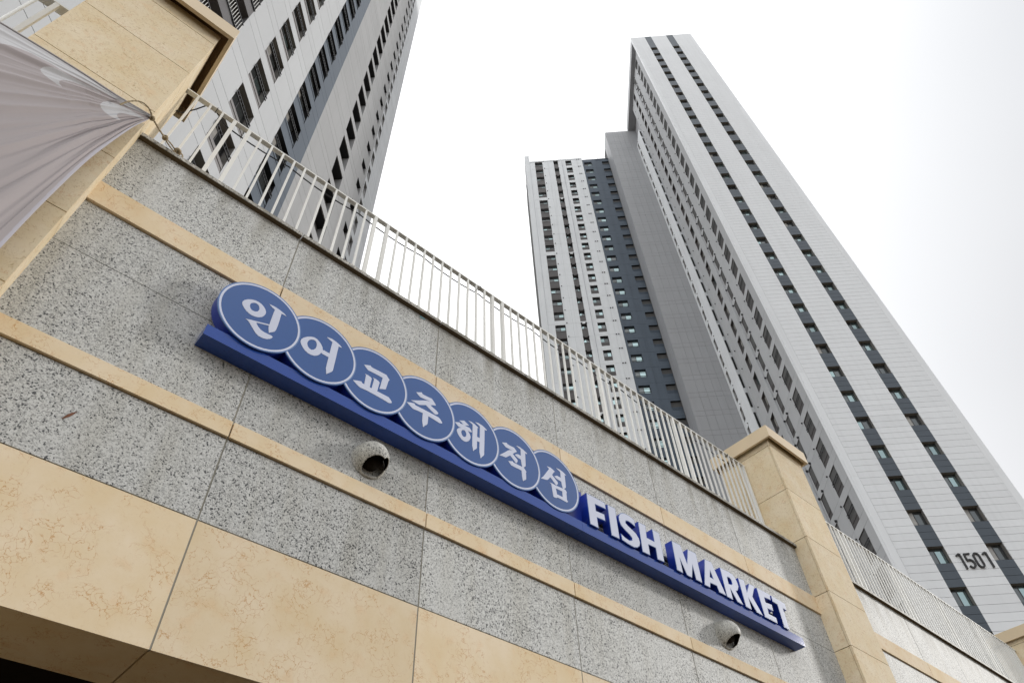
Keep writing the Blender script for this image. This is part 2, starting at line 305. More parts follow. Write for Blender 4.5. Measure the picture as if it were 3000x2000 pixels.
GLYPHS=[[[[0.7322,6.0572],[0.731,6.0799],[0.7401,6.1036],[0.7616,6.1307],[0.7878,6.1514],[0.819,6.1646],[0.848,6.1668],[0.8741,6.1604],[0.8966,6.1469],[0.9155,6.1264],[0.9268,6.1038],[0.9294,6.0781],[0.924,6.0521],[0.9119,6.0267],[0.8911,6.0049],[0.8658,5.9907],[0.8385,5.9848],[0.8115,5.9879],[0.7849,5.9991],[0.7602,6.0177],[0.7417,6.0375]],[[0.7934,6.0728],[0.7917,6.0933],[0.7983,6.1128],[0.8126,6.1289],[0.8316,6.1376],[0.8486,6.1342],[0.8614,6.1216],[0.8708,6.1014],[0.8716,6.0783],[0.8648,6.0588],[0.851,6.0456],[0.8341,6.0396],[0.8182,6.0402],[0.8047,6.0507]],[[0.9297,6.2091],[0.9781,6.2148],[1.0262,6.2097],[1.0661,6.1976],[1.0949,6.1826],[1.0701,6.1807],[1.0482,6.179],[1.0506,6.1008],[1.0521,6.0275],[1.0496,5.9716],[1.0446,5.9486],[1.0306,5.9295],[1.0154,5.9155],[1.0071,5.9009],[1.0022,5.9046],[0.9881,5.9543],[0.9856,5.9745],[0.936,5.9553],[0.8883,5.9365],[0.8912,5.9255],[0.91,5.9044],[0.9356,5.8868],[0.9661,5.8805],[1.0026,5.8824],[1.031,5.8854],[1.0427,5.8794],[1.0396,5.8621],[1.026,5.8426],[1.0021,5.8227],[0.9761,5.8122],[0.9372,5.812],[0.9139,5.8217],[0.8936,5.8394],[0.8649,5.869],[0.8361,5.8988],[0.8169,5.9119],[0.7988,5.9125],[0.8373,5.932],[0.8752,5.946],[0.9327,5.9679],[0.986,5.989],[0.9856,6.0646],[0.986,6.1282],[0.9877,6.182],[0.9592,6.1909]]],[[[1.2667,5.9941],[1.2677,6.0237],[1.2845,6.0573],[1.3115,6.0882],[1.3407,6.1105],[1.3691,6.1236],[1.3945,6.1216],[1.4191,6.1085],[1.4421,6.0878],[1.4595,6.0632],[1.4684,6.0344],[1.4797,6.0406],[1.5021,6.0383],[1.5319,6.0393],[1.5322,6.1125],[1.5329,6.1853],[1.504,6.1936],[1.4761,6.2049],[1.4798,6.2107],[1.5216,6.2199],[1.5649,6.2136],[1.6034,6.1993],[1.6249,6.1851],[1.6218,6.1786],[1.5961,6.1767],[1.5954,6.1],[1.5961,6.0093],[1.5954,5.9278],[1.5957,5.8762],[1.589,5.8538],[1.5728,5.8329],[1.5582,5.8132],[1.5502,5.7988],[1.545,5.8022],[1.5408,5.8266],[1.5321,5.8559],[1.5315,5.919],[1.5315,5.9918],[1.5019,5.991],[1.4773,5.9895],[1.4605,5.9958],[1.4506,5.9682],[1.4342,5.943],[1.4107,5.9233],[1.3825,5.913],[1.3522,5.9132],[1.3224,5.9256],[1.2967,5.9471],[1.2781,5.9699]],[[1.3247,6.0128],[1.3253,6.0381],[1.3349,6.0653],[1.3526,6.0837],[1.3722,6.0934],[1.392,6.0882],[1.4039,6.0678],[1.4083,6.0419],[1.4049,6.0105],[1.392,5.9838],[1.3736,5.9692],[1.3548,5.9717],[1.3368,5.9849]]],[[[1.8622,6.1324],[1.925,6.1658],[1.9316,6.1556],[1.9475,6.1518],[2.0155,6.1566],[2.0914,6.1599],[2.1114,6.1397],[2.1313,6.1195],[2.1217,6.0985],[2.1136,6.0374],[2.1064,5.9858],[2.0744,5.969],[2.0454,5.9529],[2.0522,6.0091],[2.0607,6.1013],[2.0026,6.0995],[1.9082,6.0952],[1.8854,6.1129]],[[1.788,5.8904],[1.8304,5.912],[1.8675,5.9248],[1.8741,5.9133],[1.8974,5.9109],[1.8972,5.9668],[1.8985,6.0246],[1.8865,6.0336],[1.9167,6.037],[1.9444,6.0311],[1.9575,6.0215],[1.9545,5.9727],[1.9519,5.9101],[1.9715,5.9118],[1.9764,5.9711],[1.9801,6.0285],[1.9673,6.0404],[1.9969,6.0418],[2.0248,6.0359],[2.0383,6.0244],[2.0323,5.9677],[2.0281,5.9121],[2.0783,5.9134],[2.1459,5.9149],[2.1646,5.901],[2.1824,5.8806],[2.1821,5.8686],[2.1698,5.8578],[2.1503,5.8507],[2.0959,5.8556],[2.0156,5.8574],[1.9366,5.8575],[1.866,5.8507],[1.8456,5.8569],[1.8174,5.8717]]],[[[2.4209,6.1563],[2.4801,6.192],[2.4859,6.1793],[2.5023,6.1751],[2.5504,6.1784],[2.5955,6.1833],[2.6128,6.1686],[2.6461,6.133],[2.6417,6.1248],[2.6133,6.1126],[2.5838,6.0943],[2.6185,6.0817],[2.6616,6.0653],[2.6787,6.0508],[2.6732,6.035],[2.6548,6.0186],[2.6389,6.016],[2.5992,6.0342],[2.5363,6.0657],[2.503,6.045],[2.47,6.0252],[2.4514,6.0224],[2.4168,6.0255],[2.3734,6.0247],[2.4029,6.0416],[2.4505,6.0698],[2.4986,6.1002],[2.5445,6.1273],[2.5857,6.1369],[2.5535,6.1366],[2.5091,6.1285],[2.4681,6.1241],[2.448,6.1366]],[[2.3334,5.9767],[2.3701,5.9945],[2.415,6.0103],[2.4192,5.9988],[2.432,5.9945],[2.5004,5.9982],[2.5634,6.0],[2.627,6.0017],[2.6848,6.0015],[2.7049,5.989],[2.7291,5.9614],[2.7232,5.9503],[2.6981,5.9396],[2.6627,5.9429],[2.6178,5.9474],[2.5718,5.9492],[2.5718,5.9061],[2.5707,5.8576],[2.5627,5.8394],[2.5426,5.8176],[2.5292,5.7929],[2.5242,5.7968],[2.519,5.8239],[2.5109,5.8596],[2.5111,5.9041],[2.5105,5.9503],[2.461,5.9461],[2.4062,5.9368],[2.3742,5.9516]]],[[[2.8712,6.0577],[2.9279,6.086],[2.9366,6.0768],[2.9752,6.087],[2.9478,6.0995],[2.9239,6.1076],[2.9808,6.1389],[3.0153,6.125],[3.0403,6.1126],[3.0158,6.0994],[2.9889,6.0825],[3.0161,6.0841],[3.0469,6.0859],[3.0643,6.071],[3.0755,6.0525],[3.0698,6.0439],[3.0511,6.0385],[3.0273,6.0372],[3.0481,6.0155],[3.0586,5.9934],[3.0607,5.9667],[3.0494,5.936],[3.0331,5.9113],[3.01,5.8933],[2.9836,5.887],[2.9569,5.8943],[2.9332,5.9118],[2.9127,5.9346],[2.8992,5.9615],[2.8995,5.9826],[2.9137,6.0049],[2.93,6.0189],[2.953,6.0324],[2.9197,6.026],[2.8958,6.0403]],[[2.9495,5.98],[2.9539,6.0001],[2.9686,6.0163],[2.987,6.0227],[3.0024,6.0105],[3.0106,5.9906],[3.0092,5.9653],[2.9988,5.9473],[2.9857,5.9381],[2.9689,5.939],[2.9569,5.9529]],[[3.0316,6.1703],[3.0697,6.1753],[3.108,6.1687],[3.1396,6.1562],[3.1571,6.1483],[3.1425,6.1434],[3.1407,6.0829],[3.1387,6.0266],[3.1715,6.0292],[3.172,6.1008],[3.1721,6.1789],[3.1429,6.1892],[3.114,6.1998],[3.1533,6.2101],[3.1993,6.2077],[3.2348,6.1953],[3.2597,6.1804],[3.2543,6.1718],[3.2312,6.1694],[3.23,6.0623],[3.2267,5.9375],[3.2247,5.8541],[3.2161,5.8376],[3.1957,5.8115],[3.1862,5.793],[3.1805,5.795],[3.1771,5.8251],[3.1679,5.854],[3.1683,5.9227],[3.1699,5.9763],[3.139,5.9741],[3.1382,5.9406],[3.1378,5.8887],[3.1295,5.8739],[3.1078,5.8501],[3.0973,5.8299],[3.0929,5.8335],[3.0892,5.8587],[3.0815,5.8851],[3.0826,5.979],[3.0839,6.1491],[3.056,6.1599]]],[[[3.4562,6.1357],[3.5157,6.1634],[3.5227,6.1527],[3.5595,6.1513],[3.6116,6.1545],[3.6276,6.1396],[3.6471,6.1202],[3.6199,6.0957],[3.5907,6.0645],[3.6174,6.0442],[3.6458,6.0239],[3.6526,6.0116],[3.6459,5.9905],[3.6339,5.9708],[3.6248,5.9706],[3.6037,5.9893],[3.5561,6.0267],[3.5278,5.9998],[3.4997,5.9718],[3.4726,5.9668],[3.4152,5.9552],[3.4705,6.0112],[3.5269,6.0721],[3.5534,6.0937],[3.5907,6.1039],[3.5501,6.1027],[3.5006,6.1007],[3.4775,6.1168]],[[3.6429,6.1981],[3.6892,6.2045],[3.7342,6.196],[3.7675,6.1811],[3.7867,6.1724],[3.7816,6.1638],[3.7587,6.1635],[3.7575,6.085],[3.7566,6.0132],[3.7535,5.994],[3.7276,5.9665],[3.7432,5.9501],[3.7605,5.9312],[3.7539,5.9139],[3.7532,5.8757],[3.7525,5.8379],[3.7405,5.8217],[3.7232,5.808],[3.7132,5.7929],[3.7072,5.8017],[3.6996,5.8385],[3.6967,5.9123],[3.6656,5.9136],[3.6145,5.9096],[3.5655,5.9066],[3.5465,5.9242],[3.5274,5.9419],[3.5846,5.9686],[3.595,5.9584],[3.6389,5.9605],[3.7089,5.9631],[3.7017,5.9987],[3.6953,6.0484],[3.651,6.0515],[3.633,6.0615],[3.6186,6.0699],[3.6379,6.0856],[3.6627,6.0972],[3.6981,6.0964],[3.6982,6.1764],[3.6693,6.1862]]],[[[4.057,6.1557],[4.1072,6.1635],[4.1382,6.1557],[4.1686,6.1414],[4.153,6.1269],[4.122,6.0778],[4.1549,6.0539],[4.1946,6.0202],[4.1967,6.0035],[4.1754,5.9725],[4.1655,5.9722],[4.1369,5.9969],[4.0938,6.0339],[4.0711,6.0029],[4.0471,5.9761],[4.0212,5.9674],[3.9566,5.9525],[3.9927,5.9917],[4.0424,6.0667],[4.0866,6.1364],[4.0738,6.1462]],[[4.1892,6.2004],[4.2407,6.2085],[4.2884,6.1997],[4.3193,6.186],[4.3352,6.1756],[4.3115,6.1728],[4.3104,6.1156],[4.3094,6.0287],[4.3067,6.0079],[4.2811,5.9795],[4.3,5.971],[4.3138,5.9549],[4.3069,5.9323],[4.305,5.8932],[4.303,5.856],[4.3167,5.8401],[4.3006,5.8231],[4.2574,5.8226],[4.1953,5.824],[4.1677,5.8205],[4.161,5.8118],[4.1389,5.8041],[4.1138,5.8023],[4.1087,5.8441],[4.0972,5.9544],[4.0705,5.9586],[4.1101,5.966],[4.1489,5.9641],[4.2084,5.9687],[4.2646,5.975],[4.2532,6.0118],[4.2486,6.0559],[4.2068,6.0566],[4.1795,6.0608],[4.1535,6.0765],[4.1963,6.1035],[4.2483,6.1033],[4.2472,6.1787],[4.2182,6.1896]],[[4.1585,5.9268],[4.2038,5.9297],[4.2476,5.9334],[4.2475,5.9003],[4.2468,5.8627],[4.2074,5.8605],[4.1664,5.8598],[4.1626,5.8941]]]]
LATIN=[[[[4.5982,6.0709],[4.8817,6.0769],[4.8837,5.9888],[4.7196,5.9763],[4.7185,5.895],[4.8456,5.9092],[4.8456,5.8202],[4.7189,5.8067],[4.7201,5.6732],[4.5942,5.6716]]],[[[4.9163,6.0769],[5.041,6.0798],[5.0317,5.6809],[4.9034,5.6745]]],[[[5.0737,5.9957],[5.0995,6.0422],[5.1385,6.0759],[5.1899,6.0927],[5.27,6.0932],[5.342,6.0736],[5.3398,5.9768],[5.2793,5.998],[5.2247,6.0026],[5.1902,5.9905],[5.1794,5.9605],[5.2099,5.9393],[5.2679,5.9175],[5.3251,5.8921],[5.3611,5.8454],[5.3702,5.788],[5.3518,5.741],[5.3039,5.6976],[5.2485,5.6781],[5.1642,5.6793],[5.065,5.6947],[5.0646,5.7785],[5.1202,5.7537],[5.1868,5.7424],[5.235,5.7654],[5.2388,5.7973],[5.206,5.8231],[5.1426,5.8513],[5.0893,5.89],[5.0702,5.9438]]],[[[5.4014,6.0837],[5.5282,6.0875],[5.5086,5.9165],[5.6285,5.9195],[5.6343,6.088],[5.7569,6.0886],[5.7392,5.6934],[5.6175,5.682],[5.6283,5.8322],[5.5122,5.8249],[5.5052,5.6826],[5.3793,5.6773]]],[[[5.9644,6.0792],[6.1231,6.0852],[6.1702,5.8643],[6.2505,6.0831],[6.4065,6.0889],[6.3808,5.6853],[6.2693,5.6843],[6.2666,5.8551],[6.1995,5.6796],[6.1098,5.6806],[6.0521,5.851],[6.0455,5.6776],[5.9395,5.6796]]],[[[6.5589,6.0778],[6.6897,6.0888],[6.8169,5.6891],[6.6823,5.6845],[6.6666,5.7621],[6.5481,5.7542],[6.5194,5.6824],[6.414,5.6815]],[[6.6118,5.9342],[6.5755,5.8432],[6.631,5.8418]]],[[[6.8456,6.0827],[7.0226,6.0926],[7.0911,6.0849],[7.1315,6.0546],[7.1528,6.0021],[7.1545,5.9371],[7.1108,5.8714],[7.0637,5.8458],[7.1394,5.6857],[7.0259,5.6865],[6.9528,5.8237],[6.942,5.683],[6.8259,5.682]],[[6.9536,5.9913],[6.9457,5.8968],[7.0023,5.9056],[7.0275,5.9325],[7.0263,5.9795],[6.9996,5.9995]]],[[[7.2008,6.0773],[7.3317,6.0922],[7.3136,5.9288],[7.4308,6.0857],[7.5442,6.087],[7.4136,5.8989],[7.522,5.6856],[7.4,5.6881],[7.3082,5.8327],[7.2996,5.6859],[7.1841,5.6867]]],[[[7.581,6.085],[7.8627,6.0899],[7.8422,6.006],[7.7026,5.997],[7.6933,5.9244],[7.8299,5.9382],[7.8177,5.8535],[7.6938,5.8444],[7.6809,5.7669],[7.8327,5.7673],[7.8188,5.6903],[7.5611,5.6899]]],[[[7.8928,6.0912],[8.1897,6.0796],[8.1737,5.9817],[8.0903,5.9842],[8.076,5.6941],[7.9582,5.6916],[7.9797,5.9985],[7.8799,6.0038]]]]
# ------------------------------------------------------------------ ground
g = MB(); g.quad((-900, -900, 0), (900, -900, 0), (900, 900, 0), (-900, 900, 0), ASPH)
go = g.obj('ground'); go['kind'] = 'structure'

# ------------------------------------------------------------------ the stone podium wall, bay by bay
WY = 4.0                    # face of the granite
Z0, ZB, ZL0, ZL1, ZM, ZU0, ZU1, ZT = 3.435, 4.257, 4.928, 5.066, 5.892, 6.432, 6.690, 7.492
def wall_bay(x0, x1, joints, label, visible=True):
    root = thing('stone_wall', label, 'wall', (x0, WY, 0), 0, 'stone clad wall bays between the pillars')
    xs = [x0] + [j for j in joints if x0 < j < x1] + [x1]
    R = lambda x: x - x0
    W_ = x1 - x0
    c = MB()   # the structure behind the cladding, with the dark open front of the ground floor below
    c.box((0, .030, Z0 + .031), (W_, .60, ZT), SEAL)
    c.box((0, .57, 3.60), (W_, 5.0, 7.25), DARKROOM)
    c.box((0, 4.9, 0), (W_, 5.0, 3.60), DARKROOM)
    c.box((0, .012, ZM - .006), (W_, .0299, ZM + .006), DARKJ)
    for z in (ZL0, ZU0): c.box((0, .010, z - .013), (W_, .0299, z + .004), DARKJ)
    c.obj('core', root)
    for i in range(len(xs) - 1):
        a, b = R(xs[i]) + (.006 if i else 0), R(xs[i + 1]) - (.006 if i < len(xs) - 2 else 0)
        q = random.uniform(-.0012, .0012)
        bx('limestone_panel', root, (a, q, Z0), (b, .0295, ZB - .004), LS)
        bx('granite_panel', root, (a, q - .001, ZB + .004), (b, .0295, ZL0 - .011), GR)
        bx('limestone_band', root, (a, -.024, ZL0), (b, .0285, ZL1), LS)
        bx('granite_panel', root, (a, q, ZL1 + .004), (b, .0295, ZM - .0045), GR)
        bx('granite_panel', root, (a, -q, ZM + .0045), (b, .0295, ZU0 - .011), GR)
        bx('limestone_band', root, (a, -.024, ZU0), (b, .0285, ZU1), LS)
        bx('granite_panel', root, (a, q, ZU1 + .004), (b, .0295, ZT), GR)
        bx('coping_stone', root, (a, -.050, ZT + .006), (b, .60, ZT + .050), GRC)
        bx('shade_strip', root, (a, -.044, ZT + .001), (b, .02, ZT + .0055), COPSHADE)  # dark strip added to paint the shade under the coping
        # soffit over the ground-floor opening
        bx('soffit_panel', root, (a, .034, Z0 + .004), (b, .565, Z0 + .030), LS)
    # sealant runs that stain the joints
    s = MB()
    for i in range(1, len(xs) - 1): s.box((R(xs[i]) - .0058, .0020, Z0 + .002), (R(xs[i]) + .0058, .03, ZT), SEAL)
    s.box((0, .004, ZB - .0038), (W_, .03, ZB + .0038), SEAL)
    s.obj('joint_sealant', root)
    return root
PX = [(-1.56, -0.568), (9.505, 10.492), (20.5, 21.5)]
wall_bay(-11.5, PX[0][0], [-9.9, -8.2, -6.5, -4.8, -3.1], 'stone wall bay hidden behind the hanging grey banner, left of the left pillar')
wall_bay(PX[0][1], PX[1][0], [1.028, 2.728, 4.427, 6.125, 7.815], 'speckled granite wall with beige stone bands carrying the blue shop sign')
wall_bay(PX[1][1], PX[2][0], [11.12, 12.81, 14.5, 16.2, 17.9, 19.6], 'pale granite wall beyond the right pillar, without any sign on it')

def pillar(x0, x1, zc0, zc1, label, zj):
    root = thing('stone_pillar', label, 'pillar', (x0, 3.745, 0), 0, 'beige stone pillars of the street front')
    W_ = x1 - x0; D = 1.0
    c = MB(); c.box((.012, .036, 0), (W_ - .012, D - .03, zc0 + .10), DARKJ); c.obj('core', root)
    zs = [0.0, .9, 1.75, 2.6, 3.435, 4.26] + zj + [zc0 + .09]
    for i in range(len(zs) - 1):
        a, b = zs[i] + .0045, zs[i + 1] - .0045
        bx('front_panel', root, (-.002, 0, a), (W_ + .002, .032, b), LSP)
        bx('side_panel', root, (0, .038, a), (.0115, D, b), LSP)
        bx('side_panel', root, (W_ - .0115, .038, a), (W_, D, b), LSP)
        bx('rear_panel', root, (.012, D - .028, a), (W_ - .012, D, b), LSP)
    # folded metal cap: fascia all round, narrow lip, dark hollow behind it
    e = .118 if x0 < 0 else .10
    cap = MB(); t = .042
    cap.box((-e, -e, zc0), (W_ + e, -e + t, zc1), CAPM); cap.box((-e, D + e - t, zc0), (W_ + e, D + e, zc1), CAPM)
    cap.box((-e, -e + t, zc0 + .0005), (-e + t, D + e - t, zc1), CAPM); cap.box((W_ + e - t, -e + t, zc0 + .0005), (W_ + e, D + e - t, zc1), CAPM)
    cap.box((-e + t, -e + t, zc1 - .03), (W_ + e - t, D + e - t, zc1 - .002), CAPIN)
    cap.obj('cap', root)
    return root
pillar(*PX[0], 9.545, 9.785, 'big beige stone pillar behind the tied corner of the grey banner', [5.09, 5.90, 6.72, 7.60, 8.54, 9.372])
pillar(*PX[1], 9.478, 9.722, 'beige stone pillar at the right end of the blue sign', [5.09, 5.90, 6.69, 7.585, 8.475, 9.385])
pillar(*PX[2], 9.478, 9.722, 'beige stone pillar of which only the capped top shows at the right edge', [5.09, 5.90, 6.69, 7.585, 8.475, 9.385])

# ------------------------------------------------------------------ railings on the parapet
RY = 4.30
def railing(x0, x1, start, label):
    root = thing('parapet_railing', label, 'railing', (x0, RY, ZT + .05), 0, 'cream metal railings on top of the wall')
    zt = 9.255 - (ZT + .05)
    r = MB(); r.box((0, -.004, zt), (x1 - x0, .052, zt + .020), RAILM)
    r.box((0, .002, .06), (x1 - x0, .03, .085), RAILM)
    r.obj('top_rail', root)
    P = 1.892; sp = .14275
    k = math.floor((x0 - start) / P) - 1
    while start + k * P < x1:
        s0 = start + k * P
        for j in range(13):
            x = s0 + j * sp
            if x < x0 + .02 or x > x1 - .02: continue
            x += random.uniform(-.0015, .0015)
            if j in (0, 12): bx('post', root, (x - x0 - .0205, -.0035, 0), (x - x0 + .0205, .043, zt), RAILM)
            else: bx('baluster', root, (x - x0 - .0115, -.0035, .086), (x - x0 + .0115, .0205, zt - .0005), RAILM)
        k += 1
    return root
railing(PX[0][1], PX[1][0], .171, 'cream railing between the left pillar and the capped pillar, above the sign')
railing(PX[1][1], PX[2][0], 10.75, 'cream railing right of the capped pillar, seen edge on like a ribbed screen')
def left_rail():
    root = thing('parapet_railing', 'short end of cream railing left of the big pillar, at the top left corner', 'railing', (-6.0, RY, ZT + .05), 0, 'cream metal railings on top of the wall')
    zt = 9.195 - (ZT + .05)
    r = MB(); r.box((0, -.01, zt), (6.0 - 1.565, .09, zt + .02), RAILM); r.obj('top_rail', root)
    for x in (-1.895,): bx('post', root, (x + 6 - .022, -.008, 0), (x + 6 + .022, .036, zt), RAILM)
    c = MB(); c.tube([(-2.03 + 6, 0.01, 0), (-2.03 + 6, 0.01, zt)], .017, RAILM, 10); c.obj('round_post', root, True)
    for j in range(1, 25):
        x = -2.03 - j * .143; bx('baluster', root, (x + 6 - .0115, -.0035, 0), (x + 6 + .0115, .0205, zt), RAILM)
left_rail()

# ------------------------------------------------------------------ black cable strung behind the main railing
def cable():
    pts = [(-.60, 4.72, 9.43), (-.50, 4.62, 9.30), (-.40, 4.5, 9.34), (-.33, 4.42, 9.42), (-.27, 4.36, 9.38), (-.225, 4.345, 9.275)]
    x = -.225
    while x < 9.2:
        x2 = x + .95
        for q in range(1, 7):
            u = q / 6; pts.append((x + .95 * u, 4.37, 9.225 - .05 * (1 - (2 * u - 1) ** 2) - .028))
        x = x2
    pts = [p for p in pts if p[0] < 9.4]
    m = MB(); m.tube(pts, .0078, BLK, 6)
    for tx in (-.225, 3.56, 9.0):
        ring = [(tx + .003, RY + .024 + .036 * math.cos(a), 9.262 + .026 * math.sin(a)) for a in [i * math.pi / 6 for i in range(13)]]
        m.tube(ring, .004, BLK, 5)
    m.tube([(3.56, 4.29, 9.285), (3.50, 4.27, 9.21), (3.44, 4.26, 9.02)], .0028, BLK, 5)
    o = m.obj('black_cable', None, True); o['label'] = 'black cable strung along under the top rail of the cream railing'; o['category'] = 'cable'
cable()

# ------------------------------------------------------------------ the shop sign
def curve_mesh(polys, y0, y1, m, name, off=0.0, bevel=0.0):
    """closed outlines (first outer, then holes) in the x,z plane, extruded from y0 (front) to y1"""
    cu = bpy.data.curves.new('tmp', 'CURVE'); cu.dimensions = '2D'; cu.fill_mode = 'BOTH'
    cu.extrude = (y1 - y0) / 2; cu.offset = off
    for p in polys:
        sp = cu.splines.new('POLY'); sp.points.add(len(p) - 1); sp.use_cyclic_u = True
        for q, (x, z) in zip(sp.points, p): q.co = (x, z, 0, 1)
    o = bpy.data.objects.new('tmp', cu); COL.objects.link(o)
    dg = bpy.context.evaluated_depsgraph_get(); me = bpy.data.meshes.new_from_object(o.evaluated_get(dg))
    bpy.data.objects.remove(o); bpy.data.curves.remove(cu)
    me.name = name
    # (x, z, d) -> (x, y, z)
    for v in me.vertices: x, z, d = v.co; v.co = (x, (y0 + y1) / 2 + d, z)
    me.flip_normals(); me.materials.clear(); me.materials.append(m); me.update()
    return me
def ring_outline(cx, cz, r, n=72): return [(cx + r * math.cos(2 * math.pi * i / n), cz + r * math.sin(2 * math.pi * i / n)) for i in range(n)]
sign = thing('shop_sign', 'long blue shop sign of seven discs and raised FISH MARKET letters on a beam', 'sign', (0, 0, 0))
sign.location = (4.5, 4.0, 5.58)
def sg(name, me, parent=None):
    o = bpy.data.objects.new(name, me); link(o, parent or sign)
    if parent is None: me.transform(Matrix.Translation((-4.5, -4.0, -5.58)))
    return o
bm_ = MB()
bm_.box((.570, 3.850, 5.582), (4.50, 3.998, 5.692), BEAM); bm_.box((4.503, 3.850, 5.582), (8.386, 3.998, 5.692), BEAM)
sg('beam', bm_.mesh('beam'))
br = MB()
for k in range(7): br.box((.70 + .58 * k, 3.925, 5.75), (1.15 + .58 * k, 3.998, 6.15), SIDE)
br.box((4.62, 3.925, 5.86), (8.10, 3.96, 5.90), BLK)
br.box((4.485, 3.94, 5.692), (4.53, 3.998, 6.10), RAILM); br.box((4.385, 3.95, 5.692), (4.44, 3.996, 6.0), SEAM)
for x in (4.7, 5.9, 7.1, 8.0): br.box((x, 3.96, 5.84), (x + .04, 3.998, 5.92), BLK)
sg('mounting_frame', br.mesh('mounting_frame'))
CX = [.904 + .5405 * k for k in range(7)]; CZ = 6.024; CR = .352
SYL = ['in', 'eo', 'gyo', 'ju', 'hae', 'jeok', 'seom']
for k in range(7):
    # each disc laps a little over the next one
    y = 3.828 + .0022 * k
    d = curve_mesh([ring_outline(CX[k], CZ, CR - .004)], y + .004, 3.945, SIDE, 'disc_body')
    body = sg('disc', d)
    body['label'] = 'round blue disc number %d from the left of the sign' % (k + 1)
    off = Matrix.Translation((-4.5, -4.0, -5.58))
    def child(name, me): me.transform(off); return link(bpy.data.objects.new(name, me), body)
    child('disc_face', curve_mesh([ring_outline(CX[k], CZ, CR - .028)], y + .0005, y + .0035, DISC, 'disc_face'))
    child('disc_edge', curve_mesh([ring_outline(CX[k], CZ, CR), ring_outline(CX[k], CZ, CR - .010)], y + .0003, y + .012, EDGE, 'disc_edge'))
    child('disc_ring', curve_mesh([ring_outline(CX[k], CZ, CR - .0105), ring_outline(CX[k], CZ, CR - .0275)], y, y + .003, RIM, 'disc_ring'))
    for poly_group in GLYPHS[k:k + 1]:
        outs = []
        # an outline is a hole when it lies inside the outline before it
        grp = []
        for p in poly_group:
            xs = [q[0] for q in p]; zs = [q[1] for q in p]; bb = (min(xs), max(xs), min(zs), max(zs))
            if grp and grp[-1][1][0] < bb[0] and bb[1] < grp[-1][1][1] and grp[-1][1][2] < bb[2] and bb[3] < grp[-1][1][3]: grp[-1][0].append(p)
            else: grp.append([[p], bb])
        for j, (pl, bb) in enumerate(grp):
            child('glyph_stroke', curve_mesh(pl, y - .0012 - .0003 * j, y + .0004, RIM, 'glyph'))
for k, pl in enumerate(LATIN):
    # level the letters on the beam
    zmin = min(p[1] for p in pl[0]); zmax = max(p[1] for p in pl[0])
    if k == 2: lo, hi = 5.690, 6.09
    else: lo, hi = 5.6925, 6.083
    P2 = [[(x, lo + (z - zmin) / (zmax - zmin) * (hi - lo)) for x, z in p] for p in pl]
    body = sg('letter', curve_mesh(P2, 3.830, 3.925, SIDE, 'letter'))
    body['label'] = 'raised capital letter %s of FISH MARKET' % 'FISHMARKET'[k]
    off = Matrix.Translation((-4.5, -4.0, -5.58))
    me = curve_mesh(P2, 3.8285, 3.8298, EDGE, 'letter_edge', -.001); me.transform(off); link(bpy.data.objects.new('letter_edge', me), body)
    me = curve_mesh(P2, 3.8268, 3.8283, RIM, 'letter_face', -.0075); me.transform(off); link(bpy.data.objects.new('letter_face', me), body)

# ------------------------------------------------------------------ granite look domes over wall vents
def dome(x, z, label, r=.146):
    root = thing('dome_cover', label, 'vent cover', (x, 3.998, z), 0, 'speckled dome covers under the sign')
    m = MB(); n = 40; rings = 22
    # flange
    base = 0
    prof = [(r * 1.10, 0), (r * 1.10, -.010), (r * 1.03, -.016), (r, -.018)]
    def P(rr, y, q): return (rr * math.cos(q), y, rr * math.sin(q))
    idx = []
    for rr, y in prof:
        idx.append([len(m.v) + j for j in range(n)]); m.v += [P(rr, y, 2 * math.pi * j / n) for j in range(n)]
    for a, b in zip(idx, idx[1:]):
        for j in range(n): m.f.append((a[j], a[(j + 1) % n], b[(j + 1) % n], b[j])); m.m.append(m.mi(GRD))
    m.obj('flange', root, True)
    # hood: a deep rounded shell cut open at the mouth that looks down and outward
    h = bmesh.new()
    bmesh.ops.create_uvsphere(h, u_segments=160, v_segments=110, radius=1.0)
    bmesh.ops.rotate(h, cent=(0, 0, 0), matrix=Matrix.Rotation(math.pi / 2, 3, 'X'), verts=h.verts)
    mouth = Vector((.10, -.50, -.86)).normalized(); mouth2 = Vector((.60, -.66, -.46)).normalized()
    kill = []
    for f in h.faces:
        c = f.calc_center_median()
        if c.y > .02: kill.append(f); continue
        n_ = c.normalized()
        if n_.dot(mouth) > .76 or n_.dot(mouth2) > .93: kill.append(f)
    bmesh.ops.delete(h, geom=kill, context='FACES')
    for v in h.verts: v.co = Vector((v.co.x * r, v.co.y * r * 1.15 - .016, v.co.z * r))
    me = bpy.data.meshes.new('hood'); h.to_mesh(me); h.free(); me.materials.append(GRD); me.materials.append(DARKROOM)
    me.polygons.foreach_set('use_smooth', [True] * len(me.polygons))
    o = link(bpy.data.objects.new('hood', me), root)
    sm = o.modifiers.new('thickness', 'SOLIDIFY'); sm.thickness = .006; sm.offset = 1; sm.material_offset = 1
    k = MB(); k.tube([(0, -.010, 0), (0, -.075, -.01)], r * .62, DARKROOM, 24); k.obj('dark_duct', root, True)
GRD = granite('dome_speckle', (0.60, 0.595, 0.555), 0.0, 1.25, 0.5)
dome(2.140, 5.305, 'speckled grey dome vent cover below the third and fourth discs of the sign')
dome(6.83, 5.305, 'speckled grey dome vent cover below the letters near the right end of the sign')

